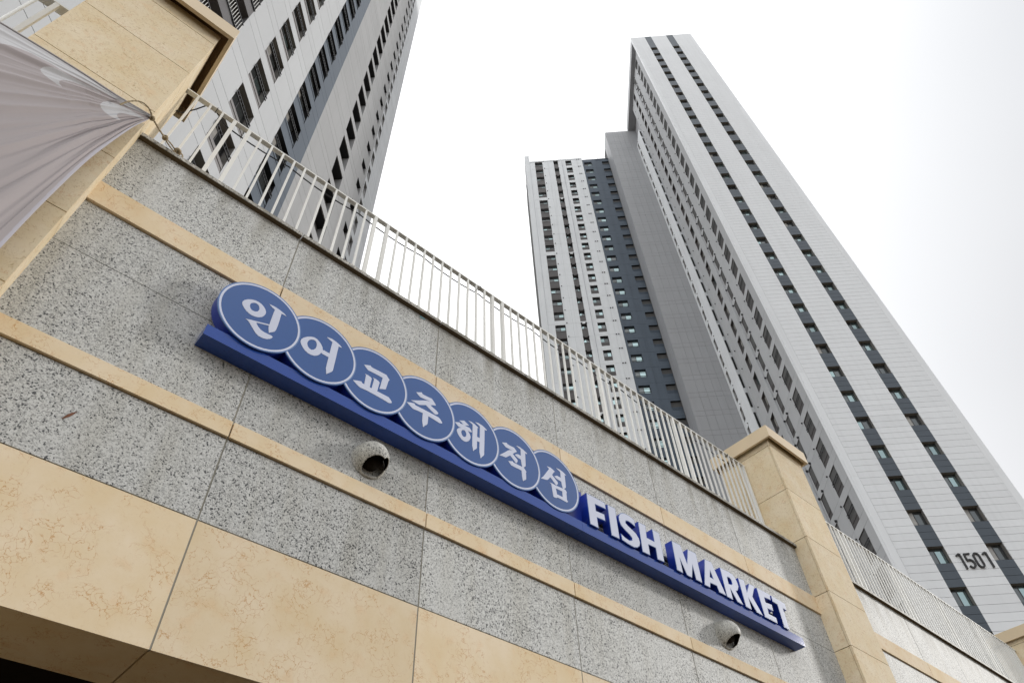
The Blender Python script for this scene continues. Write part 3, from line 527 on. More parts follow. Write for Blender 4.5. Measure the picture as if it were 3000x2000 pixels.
# ------------------------------------------------------------------ dry leaf and scrap of tape on the wall
LEAF = paint('dry_leaf', (0.17, 0.075, 0.045), 0.8, 0.2, 0.3, 0, 0, 60)
l = MB(); n = 7
A, B = Vector((.080, 3.992, 4.545)), Vector((.135, 3.996, 4.640)); dv = (B - A); pp = Vector((dv.z, 0, -dv.x)).normalized()
top = [A + dv * (i / n) + pp * .0085 * math.sin(math.pi * i / n) for i in range(n + 1)]; bot = [A + dv * (i / n) - pp * .0085 * math.sin(math.pi * i / n) for i in range(n + 1)]
ctr = [A + dv * (i / n) + Vector((0, -.004, 0)) for i in range(n + 1)]
for i in range(n):
    l.quad(top[i], top[i + 1], ctr[i + 1], ctr[i], LEAF); l.quad(ctr[i], ctr[i + 1], bot[i + 1], bot[i], LEAF)
    l.quad(*(q + Vector((0, .0015, 0)) for q in (bot[i], bot[i + 1], top[i + 1], top[i])), LEAF)
o = l.obj('dry_leaf'); o['label'] = 'small reddish brown leaf stuck on the granite at the left'; o['category'] = 'leaf'
TAPE = paint('blue_tape', (0.25, 0.52, 0.58), 0.5, 0.3)
o = link(bpy.data.objects.new('tape_scrap', cube(TAPE))); o.location = (2.475, 3.9955, 7.452); o.scale = (.062, .0012, .022)
o['label'] = 'tiny scrap of light blue tape just under the coping stone'; o['category'] = 'tape'

# ------------------------------------------------------------------ the hanging banner and its rope
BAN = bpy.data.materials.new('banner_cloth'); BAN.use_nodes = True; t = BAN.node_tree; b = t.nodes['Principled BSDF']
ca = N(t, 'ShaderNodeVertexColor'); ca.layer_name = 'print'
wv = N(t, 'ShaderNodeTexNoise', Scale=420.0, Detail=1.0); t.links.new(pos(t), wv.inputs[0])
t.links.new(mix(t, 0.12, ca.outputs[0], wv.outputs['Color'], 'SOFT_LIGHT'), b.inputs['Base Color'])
b.inputs['Roughness'].default_value = .75; b.inputs['Specular IOR Level'].default_value = .2
def unproj(u, v, Y):
    r = ROT @ Vector((u - 1500, -(v - 1000), -FPX)); k = Y / r.y; return Vector((r.x * k, Y, CAMZ + r.z * k))
def banner():
    C0 = Vector((-.556, 3.66, 7.375))
    # the two free edges, measured on a plane just in front of the pillar and carried on past the frame
    topE = [C0, Vector((-.82, 3.655, 7.345)), Vector((-1.14, 3.63, 7.31)), Vector((-1.671, 3.60, 7.232)), Vector((-2.3, 3.57, 7.13))]
    botE = [C0] + [unproj(u, v, y) for u, v, y in ((437, 350, 3.657), (388, 375, 3.65), (312, 428, 3.64), (245, 482, 3.63), (134, 589, 3.61), (27, 700, 3.60), (-70, 805, 3.59))]
    def along(P, s):
        L = [0]
        for a, q in zip(P, P[1:]): L.append(L[-1] + (q - a).length)
        d = s * L[-1]
        for i in range(len(P) - 1):
            if d <= L[i + 1] + 1e-9:
                f = (d - L[i]) / (L[i + 1] - L[i]); p0 = P[max(i - 1, 0)]; p1 = P[i]; p2 = P[i + 1]; p3 = P[min(i + 2, len(P) - 1)]
                return .5 * ((2 * p1) + (p2 - p0) * f + (2 * p0 - 5 * p1 + 4 * p2 - p3) * f * f + (3 * p1 - p0 - 3 * p2 + p3) * f ** 3)
        return P[-1]
    NS, NT = 400, 460
    V = []; F = []; C = []
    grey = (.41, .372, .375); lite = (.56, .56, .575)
    rnd = random.Random(3)
    folds = [(rnd.uniform(0, 6.28), f, a) for f, a in ((6.2, 1.0), (11.1, .8), (17.3, .6), (27.7, .22), (45.0, .08))]
    arcs = []
    def inside(x, z, P):
        c = False; j = len(P) - 1
        for i in range(len(P)):
            if (P[i][1] > z) != (P[j][1] > z) and x < (P[j][0] - P[i][0]) * (z - P[i][1]) / (P[j][1] - P[i][1]) + P[i][0]: c = not c
            j = i
        return c
    # printed shapes digitised on the banner plane: two commas and the pale upper field
    W1 = [(118, 203), (120, 210), (132, 222), (148, 234), (165, 246), (182, 256), (178, 250), (173, 243), (173, 238), (180, 235), (194, 236), (215, 241), (245, 252), (270, 262), (300, 278), (290, 268), (262, 252), (230, 236), (200, 220), (175, 206), (160, 199), (145, 196), (128, 196)]
    W2 = [(293, 306), (296, 316), (306, 328), (322, 340), (340, 349), (354, 353), (348, 347), (343, 340), (344, 334), (352, 331), (366, 333), (385, 338), (405, 344), (425, 351), (420, 345), (395, 330), (365, 314), (340, 304), (320, 298), (303, 298)]
    TOP = [(-300, 128), (0, 128), (15, 130), (35, 135), (60, 144), (90, 156), (120, 172), (150, 187), (175, 203), (200, 216), (260, 246), (320, 280), (380, 316), (445, 346), (460, 330), (0, 40), (-300, -60)]
    for i in range(NS + 1):
        s = (i / NS) ** 1.25
        a = along(topE, s); q = along(botE, s)
        d = q - a
        bow = min(1, s * 3.2)
        for j in range(NT + 1):
            tt = j / NT
            p = a + d * tt
            # folds fan out from the tied corner
            y = 0
            for ph, f, am in folds:
                w = math.sin(f * 2 * math.pi * tt + ph + 1.6 * math.sin(3.1 * s + ph) + .8 * math.sin(f * tt))
                y += am * w
            env = min(1, (tt + .01) * 9) * min(1, (1.01 - tt) * 12)
            amp = .0058 * (1 - math.exp(-s * 9)) + .0012 * min(1, s * 30)
            y2 = p.y - amp * (y + 1.8) * env - .015 * math.sin(math.pi * tt) * min(1, s * 4)
            if tt > .955 * 1 and s > .02: y2 -= .004
            V.append((p.x, y2, p.z))
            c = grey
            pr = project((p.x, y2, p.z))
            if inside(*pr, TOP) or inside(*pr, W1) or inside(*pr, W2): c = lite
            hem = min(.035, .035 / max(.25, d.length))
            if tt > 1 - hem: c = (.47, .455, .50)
            C.append((*c, 1))
    for i in range(NS):
        for j in range(NT):
            n0 = i * (NT + 1) + j; F.append((n0, n0 + 1, n0 + NT + 2, n0 + NT + 1))
    me = bpy.data.meshes.new('banner'); me.from_pydata(V, [], F)
    ca = me.color_attributes.new('print', 'FLOAT_COLOR', 'POINT')
    flat = [x for c in C for x in c]; ca.data.foreach_set('color', flat)
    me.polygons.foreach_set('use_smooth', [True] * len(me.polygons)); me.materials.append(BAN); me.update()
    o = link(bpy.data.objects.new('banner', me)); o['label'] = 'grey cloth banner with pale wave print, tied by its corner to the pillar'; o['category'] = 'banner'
    m = o.modifiers.new('cloth', 'SOLIDIFY'); m.thickness = .0015; m.offset = 1
    # rolled hem along the upper edge
    hm = MB(); pts = [along(topE, (i / 60) ** 1.25) + Vector((0, -.004, 0)) for i in range(1, 61)]
    HEM = paint('hem_cloth', (0.42, 0.395, 0.41), .8, .2)
    hm.tube(pts, .009, HEM, 8)
    h = hm.obj('hem', o, True)
    return C0
C0 = banner()
rp = MB()
def wiggle(P, amp, seed):
    r = random.Random(seed); out = []
    for i, p in enumerate(P): out.append(Vector(p) + Vector([r.uniform(-amp, amp) for _ in range(3)]))
    return out
def spl(P, n=8):
    P = [Vector(p) for p in P]; out = []
    for i in range(len(P) - 1):
        p0 = P[max(i - 1, 0)]; p1 = P[i]; p2 = P[i + 1]; p3 = P[min(i + 2, len(P) - 1)]
        for k in range(n):
            f = k / n; out.append(.5 * ((2 * p1) + (p2 - p0) * f + (2 * p0 - 5 * p1 + 4 * p2 - p3) * f * f + (3 * p1 - p0 - 3 * p2 + p3) * f ** 3))
    return out + [P[-1]]
U = unproj
def twist(P, r, m):
    """two strands wound round each other"""
    P = spl(P, 14)
    for ph in (0, math.pi):
        Q = []
        for i, p in enumerate(P):
            a = i * .55 + ph; Q.append(p + Vector((math.cos(a), .3 * math.sin(a), math.sin(a))) * r * .55)
        rp.tube(Q, r * .62, m, 6)
twist([U(352, 307, 3.60), U(372, 299, 3.60), U(398, 296, 3.60), U(420, 302, 3.60), U(438, 320, 3.61), U(446, 344, 3.64)], .0075, ROPE)
twist([U(446, 346, 3.64), U(455, 360, 3.68), U(468, 382, 3.75), U(482, 402, 3.84)], .0095, ROPE)
twist([U(482, 402, 3.84), U(490, 418, 3.89), U(503, 436, 3.94), U(514, 448, 3.96)], .0080, ROPE)
twist([U(484, 404, 3.85), U(500, 420, 3.90), U(514, 440, 3.955), U(520, 452, 3.97)], .0080, ROPE)
def knot(c, r, seed):
    rr = random.Random(seed)
    for k in range(5):
        ax = Vector([rr.uniform(-1, 1) for _ in range(3)]).normalized(); a = ax.orthogonal().normalized(); bb = ax.cross(a)
        rp.tube([c + (a * math.cos(q) + bb * math.sin(q)) * r * rr.uniform(.8, 1.1) for q in [i * math.pi / 7 for i in range(15)]], r * .42, ROPE, 6)
knot(U(446, 347, 3.645), .017, 1); knot(U(484, 404, 3.85), .019, 2); knot(U(520, 446, 3.965), .028, 4)
twist([U(520, 446, 3.965), U(533, 452, 3.98), U(534, 462, 3.965), U(529, 468, 3.955)], .008, ROPE)
ro = rp.obj('rope', None, True); ro['label'] = 'knotted tan rope from the banner corner to the coping beside the left pillar'; ro['category'] = 'rope'
# ------------------------------------------------------------------ towers: local x = along (1,-1), local y = along (1,1)
SQ = math.sqrt(.5)
def tower_root(name, label, u, v, group=None):
    return thing(name, label, 'apartment tower', (SQ * (u + v), SQ * (v - u), 0), -math.pi / 4, group)
_wm = {}
def window_mesh(key, w, h, depth, lou, split, liner, frame_m, rail, loum, nlou=3):
    """x along the facade, y into the wall, z up; opening w by h, louvre of height lou at the bottom"""
    if key in _wm: return _wm[key]
    m = MB(); d = depth; t = .02
    # reveal
    m.quad((0, 0, 0), (0, d, 0), (0, d, h), (0, 0, h), liner); m.quad((w, 0, 0), (w, 0, h), (w, d, h), (w, d, 0), liner)
    m.quad((0, 0, h), (0, d, h), (w, d, h), (w, 0, h), liner); m.quad((0, 0, 0), (w, 0, 0), (w, d, 0), (0, d, 0), liner)
    f = .045; y = d - .05
    zb = lou
    m.box((0, y, zb), (w, y + .04, zb + f), frame_m); m.box((0, y, h - f), (w, y + .04, h), frame_m)
    m.box((0, y + .0005, zb + f), (f, y + .0395, h - f), frame_m); m.box((w - f, y + .0005, zb + f), (w, y + .0395, h - f), frame_m)
    sx = w * split; m.box((sx - f * .6, y - .004, zb + f), (sx + f * .6, y + .036, h - f), frame_m)
    if lou > 0:
        n = nlou
        for i in range(n):
            a = lou * i / n; b = lou * (i + 1) / n
            m.box((.01, .02 + .02 * (i % 2), a + .012), (w - .01, d - .02, b - .012), loum)
    if rail:
        z0 = lou + .05
        zr0 = lou + (.36 if rail == 2 else .10)
        for z in (zr0, lou + .60): m.box((-.02, -.07, z), (w + .02, -.035, z + .04), BLK)
        nb = max(5, int(w / .13))
        if rail == 2:
            for i in range(nb): m.box((w * i / (nb - 1) - .008, -.062, lou + .39), (w * i / (nb - 1) + .008, -.044, lou + .60), BLK)
        for x in (.05, w - .09): m.box((x, -.0345, lou + .60), (x + .04, .05, lou + .66), BLK)
    me = m.mesh('window'); _wm[key] = me
    g1 = MB(); g1.quad((f, y + .012, zb + f), (sx, y + .012, zb + f), (sx, y + .012, h - f), (f, y + .012, h - f), GLD)
    g1.quad((sx, y + .02, zb + f), (w - f, y + .02, zb + f), (w - f, y + .02, h - f), (sx, y + .02, h - f), GLB)
    g2 = MB(); g2.quad((f, y + .012, zb + f), (sx, y + .012, zb + f), (sx, y + .012, h - f), (f, y + .012, h - f), GLB)
    g2.quad((sx, y + .02, zb + f), (w - f, y + .02, zb + f), (w - f, y + .02, h - f), (sx, y + .02, h - f), GLD)
    g3 = MB(); g3.quad((f, y + .016, zb + f), (w - f, y + .016, zb + f), (w - f, y + .016, h - f), (f, y + .016, h - f), GLD)
    g4 = MB(); g4.quad((f, y + .012, zb + f), (sx, y + .012, zb + f), (sx, y + .012, h - f), (f, y + .012, h - f), BLIND)
    g4.quad((sx, y + .02, zb + f), (w - f, y + .02, zb + f), (w - f, y + .02, h - f), (sx, y + .02, h - f), GLD)
    _wm[key] = (me, g1.mesh('pane'), g2.mesh('pane'), g3.mesh('pane'), g4.mesh('pane')); return _wm[key]
class Wins:
    def __init__(s, root, limit=295): s.root = root; s.L = []; s.limit = limit
    def add(s, key, loc, rz, lo, hi, p=(.6, .25)):
        s.L.append((key, Vector(loc), rz, lo, hi, p))
    def build(s):
        c0, s0 = 0, 0
        L = sorted(s.L, key=lambda q: -seen_area(s.root, q[3], q[4]))
        rest = MB(); n = 0
        for key, loc, rz, lo, hi, p in L:
            me, a, b, c, d = (_wm[key] + (_wm[key][-1],))[:5]; r = random.random()
            pane = a if r < p[0] else (b if r < p[0] + p[1] else (c if r < p[0] + p[1] + .1 else d))
            if n < s.limit and seen_area(s.root, lo, hi) > 60:
                o = bpy.data.objects.new('window', me); o.location = loc; o.rotation_euler = (0, 0, rz); link(o, s.root)
                q = bpy.data.objects.new('pane', pane); link(q, o); n += 1
            else:
                R = Matrix.Translation(loc) @ Matrix.Rotation(rz, 4, 'Z')
                for mm in (me, pane):
                    base = len(rest.v); rest.v += [tuple(R @ v.co) for v in mm.vertices]
                    for pl in mm.polygons: rest.f.append(tuple(base + i for i in pl.vertices)); rest.m.append(rest.mi(mm.materials[pl.material_index]))
        if rest.v:
            o = rest.obj('windows_too_far_up', s.root); o['kind'] = 'stuff'

# =================================================== right complex (tower 1501)
FL = 2.788
u0, v0 = 22.0, 40.0
T = tower_root('apartment_tower', 'tall white panelled apartment tower marked 1501 with its grey wings', u0, v0)
def zz(zm, f=.4): return 1.6 + (zm - 1.6) * f       # measured height -> metres
P1 = []            # cladding boxes
W1_ = Wins(T)
LOC = lambda u, v: (u - u0, v - v0)
ZTOP = zz(313.2); ZS = zz(309.0)
# ---- front slab: panels .36 deep in front of a core
FU = [(22.50, 24.385), (25.455, 28.035), (29.155, 31.70)]; DU = [(24.388, 25.452), (28.038, 29.152)]
sill0 = zz(52.17)
core = MB()
core.box((22.75 - u0, .36, 0), (32.25 - u0, 9.0, ZS), SEAM)
core.box((22.02 - u0, .06, 0), (22.40 - u0, .40, ZTOP - .002), SEAM)
nf = 36
g_ = .010
k0 = -7
for k in range(k0, nf):
    zsill = sill0 + FL * k
    hw = 1.19; sp = FL - hw
    last = k == nf - 1
    rows = [zsill, zsill + hw / 2, zsill + hw, zsill + hw + sp / 3, zsill + hw + 2 * sp / 3, zsill + FL]
    if last: rows = [zsill, zsill + hw / 2, zsill + hw]
    if zsill + FL < 0.2: continue
    for a, b in zip(rows, rows[1:]):
        for x0, x1 in FU: P1.append(((x0 - u0, 0, a + g_), (x1 - u0, .355, b - g_), FP))
    for a, b in zip(rows[2:], rows[3:]):
        for x0, x1 in DU: P1.append(((x0 - u0, .001, a + g_), (x1 - u0, .355, b - g_), BF))
    for x0, x1 in DU:
        key = 'front'; window_mesh(key, x1 - x0, hw, .34, 0, .46, LINER, FRAME, 0, BF)
        W1_.add(key, (x0 - u0, 0, zsill), 0, (x0 - u0, 0, zsill), (x1 - u0, .3, zsill + hw), (.55, .12))
ztw = sill0 + FL * (nf - 1) + 1.19
for a, b in ((ztw, (ztw + ZTOP) / 2), ((ztw + ZTOP) / 2, ZTOP)):
    for x0, x1 in FU: P1.append(((x0 - u0, 0, a + g_), (x1 - u0, .355, b - g_), FP))
    for x0, x1 in DU: P1.append(((x0 - u0, .001, a + g_), (x1 - u0, .355, b - g_), BF))
# smooth corner trims
for a in range(0, 12):
    za, zb = ZTOP * a / 12, ZTOP * (a + 1) / 12
    P1.append(((0, .004, za + .004), (.49, .40, zb - .004), FP)); P1.append(((31.71 - u0, .004, za + .004), (32.25 - u0, .40, zb - .004), FP))
roof = MB()
roof.box((.005, .405, ZS), (32.24 - u0, 16.2, ZTOP - .02), SLB)         # deep roof frame overhanging the side facade
roof.obj('roof_frame', T)
# ---- side facade, facing -u
us = 22.68 - u0
sill = zz(72.65); head = zz(77.80)
side_cols = {'c1': (106.95, 110.50), 'c2': (115.42, 117.50), 'c3': (121.93, 124.5)}
window_mesh('c1', 3.55 * .4, head - sill, .32, .62, .5, DKP, FRAME, 2, SDL)
window_mesh('c2', 2.08 * .4, head - sill, .32, .62, .5, DKP, FRAME, 0, SDL)
window_mesh('c3', 2.57 * .4, head - sill, .32, .50, .5, DKP, FRAME, 0, SDL)
window_mesh('c5', 1.5 * .4, 1.80, .25, .50, .5, LINERL, FRAME, 0, DKP)
V = lambda vm: vm * .4 - v0
zones = [(102.3, 104.0, WP), (104.0, 118.35, GP), (118.75, 130.0, GP)]
caps = MB()
for k in range(-7, 34):
    zs_, zh = sill + FL * k, head + FL * k
    if zs_ < .3: continue
    if zh > ZS: break
    zn = min(sill + FL * (k + 1), ZS)
    for v1, v2, m in zones:
        m2 = m
        P1.append(((us, V(v1) + .002, zh + g_), (us + .33, V(v2) - .002, zn - g_), m2))
        cuts = [v1] + [x for c in side_cols.values() for x in c if v1 < x < v2] + [v2]
        for a, b in zip(cuts[::2], cuts[1::2]):
            P1.append(((us, V(a) + .002, zs_ + g_), (us + .33, V(b) - .002, zh - g_), m2))
    for key, (a, b) in side_cols.items():
        W1_.add(key, (us, V(b), zs_), -math.pi / 2, (us, V(a), zs_), (us + .2, V(b), zh), (.1, .1))
    # second part of the side: a white wing and its narrow windows
    z5a, z5b = zz(145.7 - 10 * 6.97) + FL * k - FL * 0, zz(150.3 - 10 * 6.97) + FL * k
    if z5b < zz(291):
        u5 = 56.3 * .4 - u0
        P1.append(((u5, V(131.6), z5b + g_), (u5 + .3, V(140) - .01, min(z5a + FL, zz(291)) - g_), WP))
        P1.append(((u5, V(131.6), z5a + g_), (u5 + .3, V(137.1), z5b - g_), WP))
        P1.append(((u5, V(138.62), z5a + g_), (u5 + .3, V(140) - .01, z5b - g_), WP))
        W1_.add('c5', (u5, V(138.6), z5a), -math.pi / 2, (u5, V(137.1), z5a), (u5 + .2, V(138.6), z5b), (.1, .1))
        # slot windows on the narrow return
        caps.box((u5 + .06, V(131.6) - .03, z5a - .5), (u5 + .28, V(131.6) - .005, z5a + 1.55), BLK)
        caps.box((u5 - .09, V(136.82) - .035, z5b + .15), (u5 - .002, V(136.82) + .035, z5b + .24), BLK)
    caps.box((us - .10, V(111.12) - .045, zh + .10), (us - .002, V(111.12) + .045, zh + .20), BLK)
    caps.box((us - .10, V(128.0) - .045, zh + .12), (us - .002, V(128.0) + .045, zh + .22), BLK)
    for vv in (117.75, 115.2): caps.box((us - .16, V(vv) - .05, zh - .05), (us - .002, V(vv) + .05, zh + .12), BLK)
core.box((us + .34, .41, 0), (us + .40, V(130), ZS), SEAM)
core.box((56.3 * .4 - u0 + .31, V(131.6) + .01, 0), (56.3 * .4 - u0 + .5, V(147), zz(291)), SEAM)
core.box((58.4 * .4 - u0, V(130), 0), (60 * .4 - u0, V(150), ZS), SLB)
core.box((56.3 * .4 - u0 + .005, V(131.6), 0), (60 * .4 - u0, V(131.6) + .02, zz(291)), WP)
core.box((.78 + 0, V(129.98) - .0, 0), (1.6, V(130), ZS), GP)
dp = MB()
for vv in (118.5, 118.62): pass
dp.tube([(us - .05, V(118.55), 0), (us - .05, V(118.55), ZS - 2)], .055, SLB, 8); dp.tube([(us - .07, V(118.15), 0), (us - .07, V(118.15), ZS - 9)], .03, SLB, 6)
dp.obj('downpipe', T, True)
# ---- grey middle slab, facing the camera
su0, su1, sv = 44.45 * .4 - u0, 56.28 * .4 - u0, V(140)
zA, zB = zz(136.33), zz(138.13)
joints = [44.45, 47.56, 49.80, 52.05, 54.17, 56.28]
core.box((su0 + .02, sv + .06, 0), (su1, V(152), ZS - .05), SEAM)
for k in range(-20, 26):
    a, b = zA + FL * k, zB + FL * k; c = zA + FL * (k + 1)
    if a < .3: continue
    if a > ZS: break
    b = min(b, ZS); c = min(c, ZS)
    for x0, x1 in zip(joints, joints[1:]):
        xa, xb = x0 * .4 - u0 + .008, x1 * .4 - u0 - .008
        P1.append(((xa, sv, a + g_), (xb, sv + .055, b - g_), SLB))
        if c - b > .1: P1.append(((xa, sv, b + g_), (xb, sv + .055, c - g_), SLB))
    for (x0, x1) in ((140.15, 143.5), (143.5, 147.3)):
        P1.append(((su0 - .03, V(x0) + .01, a + g_), (su0 + .015, V(x1) - .01, b - g_), SLB))
        if c - b > .1: P1.append(((su0 - .03, V(x0) + .01, b + g_), (su0 + .015, V(x1) - .01, c - g_), SLB))
core.box((su1 - .01, sv + .001, zz(291)), (58.45 * .4 - u0, sv + .4, ZS), SLB)
# ---- left wing: white, then blue (plane further back)
f = .3947; lv = 59.2 - v0
X = lambda um: um * f - u0
zr = zz(305.3, f); zr2 = zz(303.2, f)
h0 = zz(303.44, f); FW = 7.05 * f
core.box((X(6.6) + .02, lv + .34, 0), (X(33.05), lv + 9, zr - .02), SEAM)
core.box((X(33.05), lv + .34, 0), (X(46.5), lv + 9, zr2 - .02), SEAM)
window_mesh('w1', 3.42 * f, 4.62 * f, .30, .70, .5, DKP, FRAME, 1, DKP)
window_mesh('w2', 1.97 * f, 3.6 * f, .30, .42, .5, DKP, FRAME, 0, DKP)
window_mesh('w3', 2.66 * f, 4.95 * f, .30, .80, .5, DKP, FRAME, 0, DKP, 4)
window_mesh('w4', 3.5 * f, 3.65 * f, .28, .12, .45, BP, FRAME, 1, BP)
window_mesh('w5', 3.25 * f, 2.6 * f, .75, .0, .5, BLK, FRAME, 0, BP)
breaks = {5, 11, 17, 23, 29, 35}
cols = [(11.13, 14.56), (19.8, 21.78), (25.3, 27.96)]
edges = [8.75, 11.13, 14.56, 19.8, 21.78, 25.3, 27.96, 33.05]
for k in range(0, 43):
    hd = h0 - FW * k; nh = hd - FW      # this head, next head below
    if hd < 2: break
    seam = hd + .22                      # floor joint just above the heads
    low = nh + .22
    brk = (k + 1) in breaks
    for i, (a, b) in enumerate(((6.62, 8.72), (8.75, 11.13), (14.56, 17.2), (17.2, 19.8), (21.78, 25.3), (27.96, 30.6), (30.6, 33.05))):
        P1.append(((X(a) + .006, lv, low + g_), (X(b) - .006, lv + .33, seam - g_), WP))
    # column 1
    z1 = hd - 4.62 * f
    P1.append(((X(11.13), lv, hd + .002), (X(14.56), lv + .33, seam - g_), WP if (k in breaks) else DKP))
    P1.append(((X(11.13), lv, low + g_), (X(14.56), lv + .33, z1 - .002), WP if brk else DKP))
    W1_.add('w1', (X(11.14), lv, z1), 0, (X(11.14), lv, z1), (X(14.55), lv + .2, hd), (.72, .2))
    z2 = hd - 3.6 * f
    P1.append(((X(19.8), lv, hd + .002), (X(21.78), lv + .33, seam - g_), WP if (k in breaks) else DKP))
    P1.append(((X(19.8), lv, low + g_ + (.28 if brk else 0)), (X(21.78), lv + .33, z2 - .002), DKP))
    if brk: P1.append(((X(19.8), lv, low + g_), (X(21.78), lv + .33, low + .28), WP))
    W1_.add('w2', (X(19.805), lv, z2), 0, (X(19.8), lv, z2), (X(21.78), lv + .2, hd), (.5, .4))
    z3 = hd - 4.95 * f
    P1.append(((X(25.3), lv, hd + .002), (X(27.96), lv + .33, seam - g_), WP)); P1.append(((X(25.3), lv, low + g_), (X(27.96), lv + .33, z3 - .002), WP))
    W1_.add('w3', (X(25.3), lv, z3), 0, (X(25.3), lv, z3), (X(27.96), lv + .2, hd), (.6, .3))
    # blue part, a floor line of its own
    hb = zz(300.5, f) - FW * k; sb = hb + .35; lb = hb - FW + .35
    if k == 0: sb = zr2
    z4 = hb - 3.65 * f
    for a, b, dy in ((33.08, 33.72, 0), (37.22, 39.2, 0), (39.2, 42.0, .10), (45.27, 46.5, .10)):
        P1.append(((X(a) + .004, lv + dy, lb + g_), (X(b) - .004, lv + .33, sb - g_), BP))
    P1.append(((X(33.72), lv, hb + .002), (X(37.22), lv + .33, sb - g_), BP)); P1.append(((X(33.72), lv, lb + g_), (X(37.22), lv + .33, z4 - .002), BP))
    W1_.add('w4', (X(33.72), lv, z4), 0, (X(33.72), lv, z4), (X(37.22), lv + .2, hb), (.8, .15))
    z5 = hb - 2.6 * f
    P1.append(((X(42.0), lv + .1, hb + .002), (X(45.27), lv + .33, sb - g_), BP)); P1.append(((X(42.0), lv + .1, lb + g_), (X(45.27), lv + .33, z5 - .002), BP))
    for q in range(3): caps.box((X(42.0), lv + .075, z5 - .12 - .16 * q), (X(45.27), lv + .098, z5 - .05 - .16 * q), BP)
    W1_.add('w5', (X(42.01), lv + .1, z5), 0, (X(42.0), lv, z5), (X(45.27), lv + .2, hb), (0, .1))
    for uu in (30.6, 31.35): caps.box((X(uu), lv - .12, hd + .10), (X(uu) + .16, lv - .002, hd + .20), BLK)
    caps.box((X(15.0), lv - .12, hd + .28), (X(15.0) + .12, lv - .002, hd + .38), BLK)
    for uu in (19.75, 21.3): caps.box((X(uu), lv - .14, hd + .0), (X(uu) + .2, lv - .002, hd + .15), BLK)
core.obj('building_core', T)
cp = caps.obj('vent_caps_and_slots', T); cp['kind'] = 'stuff'
par = MB()
par.box((X(6.55), lv - .05, 0), (X(8.72), lv - .001, zz(311, f)), WP); par.box((X(6.55), lv, zr), (X(8.72), lv + 3, zz(311, f)), WP)
par.box((X(8.75), lv + .002, zr - .35), (X(33.05), lv + .4, zr), WP); par.box((X(33.06), lv + .004, zr2 - .12), (X(46.5), lv + .4, zr2), BP)
par.obj('parapet', T)
rr = MB()
for (a, b, z) in ((9.0, 33.0, zr), (33.1, 45.5, zr2)):
    rr.box((X(a), lv + .15, z + .78), (X(b), lv + .19, z + .82), SLB); rr.box((X(a), lv + .15, z + .30), (X(b), lv + .18, z + .33), SLB)
    n = 6
    for i in range(n): x = X(a) + (X(b) - X(a)) * i / (n - 1); rr.box((x - .02, lv + .14, z), (x + .02, lv + .2, z + .82), SLB)
rr.obj('roof_railing', T)
pp_ = MB(); pp_.tube([(X(23.6), lv - .05, 2), (X(23.6), lv - .05, zr - 1)], .03, SLB, 6); pp_.tube([(X(6.3), lv + 1.5, 2), (X(6.3), lv + 1.5, zz(290, f))], .05, BLK, 6); pp_.obj('downpipe', T, True)
# small lamp on the front panels
lamp = MB(); lamp.box((24.02 - u0, -.16, 17.6), (24.12 - u0, -.002, 17.85), BLK); lamp.obj('wall_lamp', T)
pieces('cladding_panel', T, P1, 290, 'cladding_panels_further_up')
W1_.build()
# ---- the number
def stroke(m, P, wd, y0, y1, mat):
    P = [Vector((p[0], 0, p[1])) for p in P]; n = len(P); L = []; R_ = []
    for i in range(n):
        d = (P[min(i + 1, n - 1)] - P[max(i - 1, 0)]).normalized(); nn = Vector((-d.z, 0, d.x)) * wd / 2
        L.append(P[i] + nn); R_.append(P[i] - nn)
    base = len(m.v)
    for i in range(n):
        for q, y in ((L[i], y0), (R_[i], y0), (R_[i], y1), (L[i], y1)): m.v.append((q.x, y, q.z))
    k = m.mi(mat)
    for i in range(n - 1):
        a, b = base + 4 * i, base + 4 * i + 4
        for j in range(4): m.f.append((a + j, a + (j + 1) % 4, b + (j + 1) % 4, b + j)); m.m.append(k)
    m.f.append((base, base + 3, base + 2, base + 1)); m.m.append(k); e = base + 4 * (n - 1); m.f.append((e, e + 1, e + 2, e + 3)); m.m.append(k)
def arc(cx, cz, rx, rz, a0, a1, n=14): return [(cx + rx * math.cos(math.radians(a0 + (a1 - a0) * i / n)), cz + rz * math.sin(math.radians(a0 + (a1 - a0) * i / n))) for i in range(n + 1)]
zb_, hh = zz(57.9), 1.06; wdt = .10; DGT = paint('digit_grey', (0.045, 0.045, 0.047), .5, .3)
for ch, um in (('1', 64.62), ('5', 65.75), ('0', 67.07), ('1', 68.65)):
    m = MB(); x = um * .4 - u0
    if ch == '1': stroke(m, [(x, zb_ + hh * .86), (x + .20, zb_ + hh - .03), (x + .235, zb_ + hh - .06), (x + .235, zb_)], wdt, -.11, -.02, DGT)
    if ch == '0':
        stroke(m, arc(x + .215, zb_ + hh - .27, .17, .22, 0, 180) + [(x + .045, zb_ + .27)] + arc(x + .215, zb_ + .27, .17, .22, 180, 360) + [(x + .385, zb_ + hh - .27)], wdt, -.11, -.02, DGT)
    if ch == '5':
        stroke(m, [(x + .40, zb_ + hh - .06), (x + .06, zb_ + hh - .06), (x + .055, zb_ + hh * .58)], wdt, -.11, -.02, DGT)
        stroke(m, [(x + .055, zb_ + hh * .58)] + arc(x + .20, zb_ + .33, .19, .27, 130, -150, 20), wdt, -.112, -.022, DGT)
    o = m.obj('digit', T)

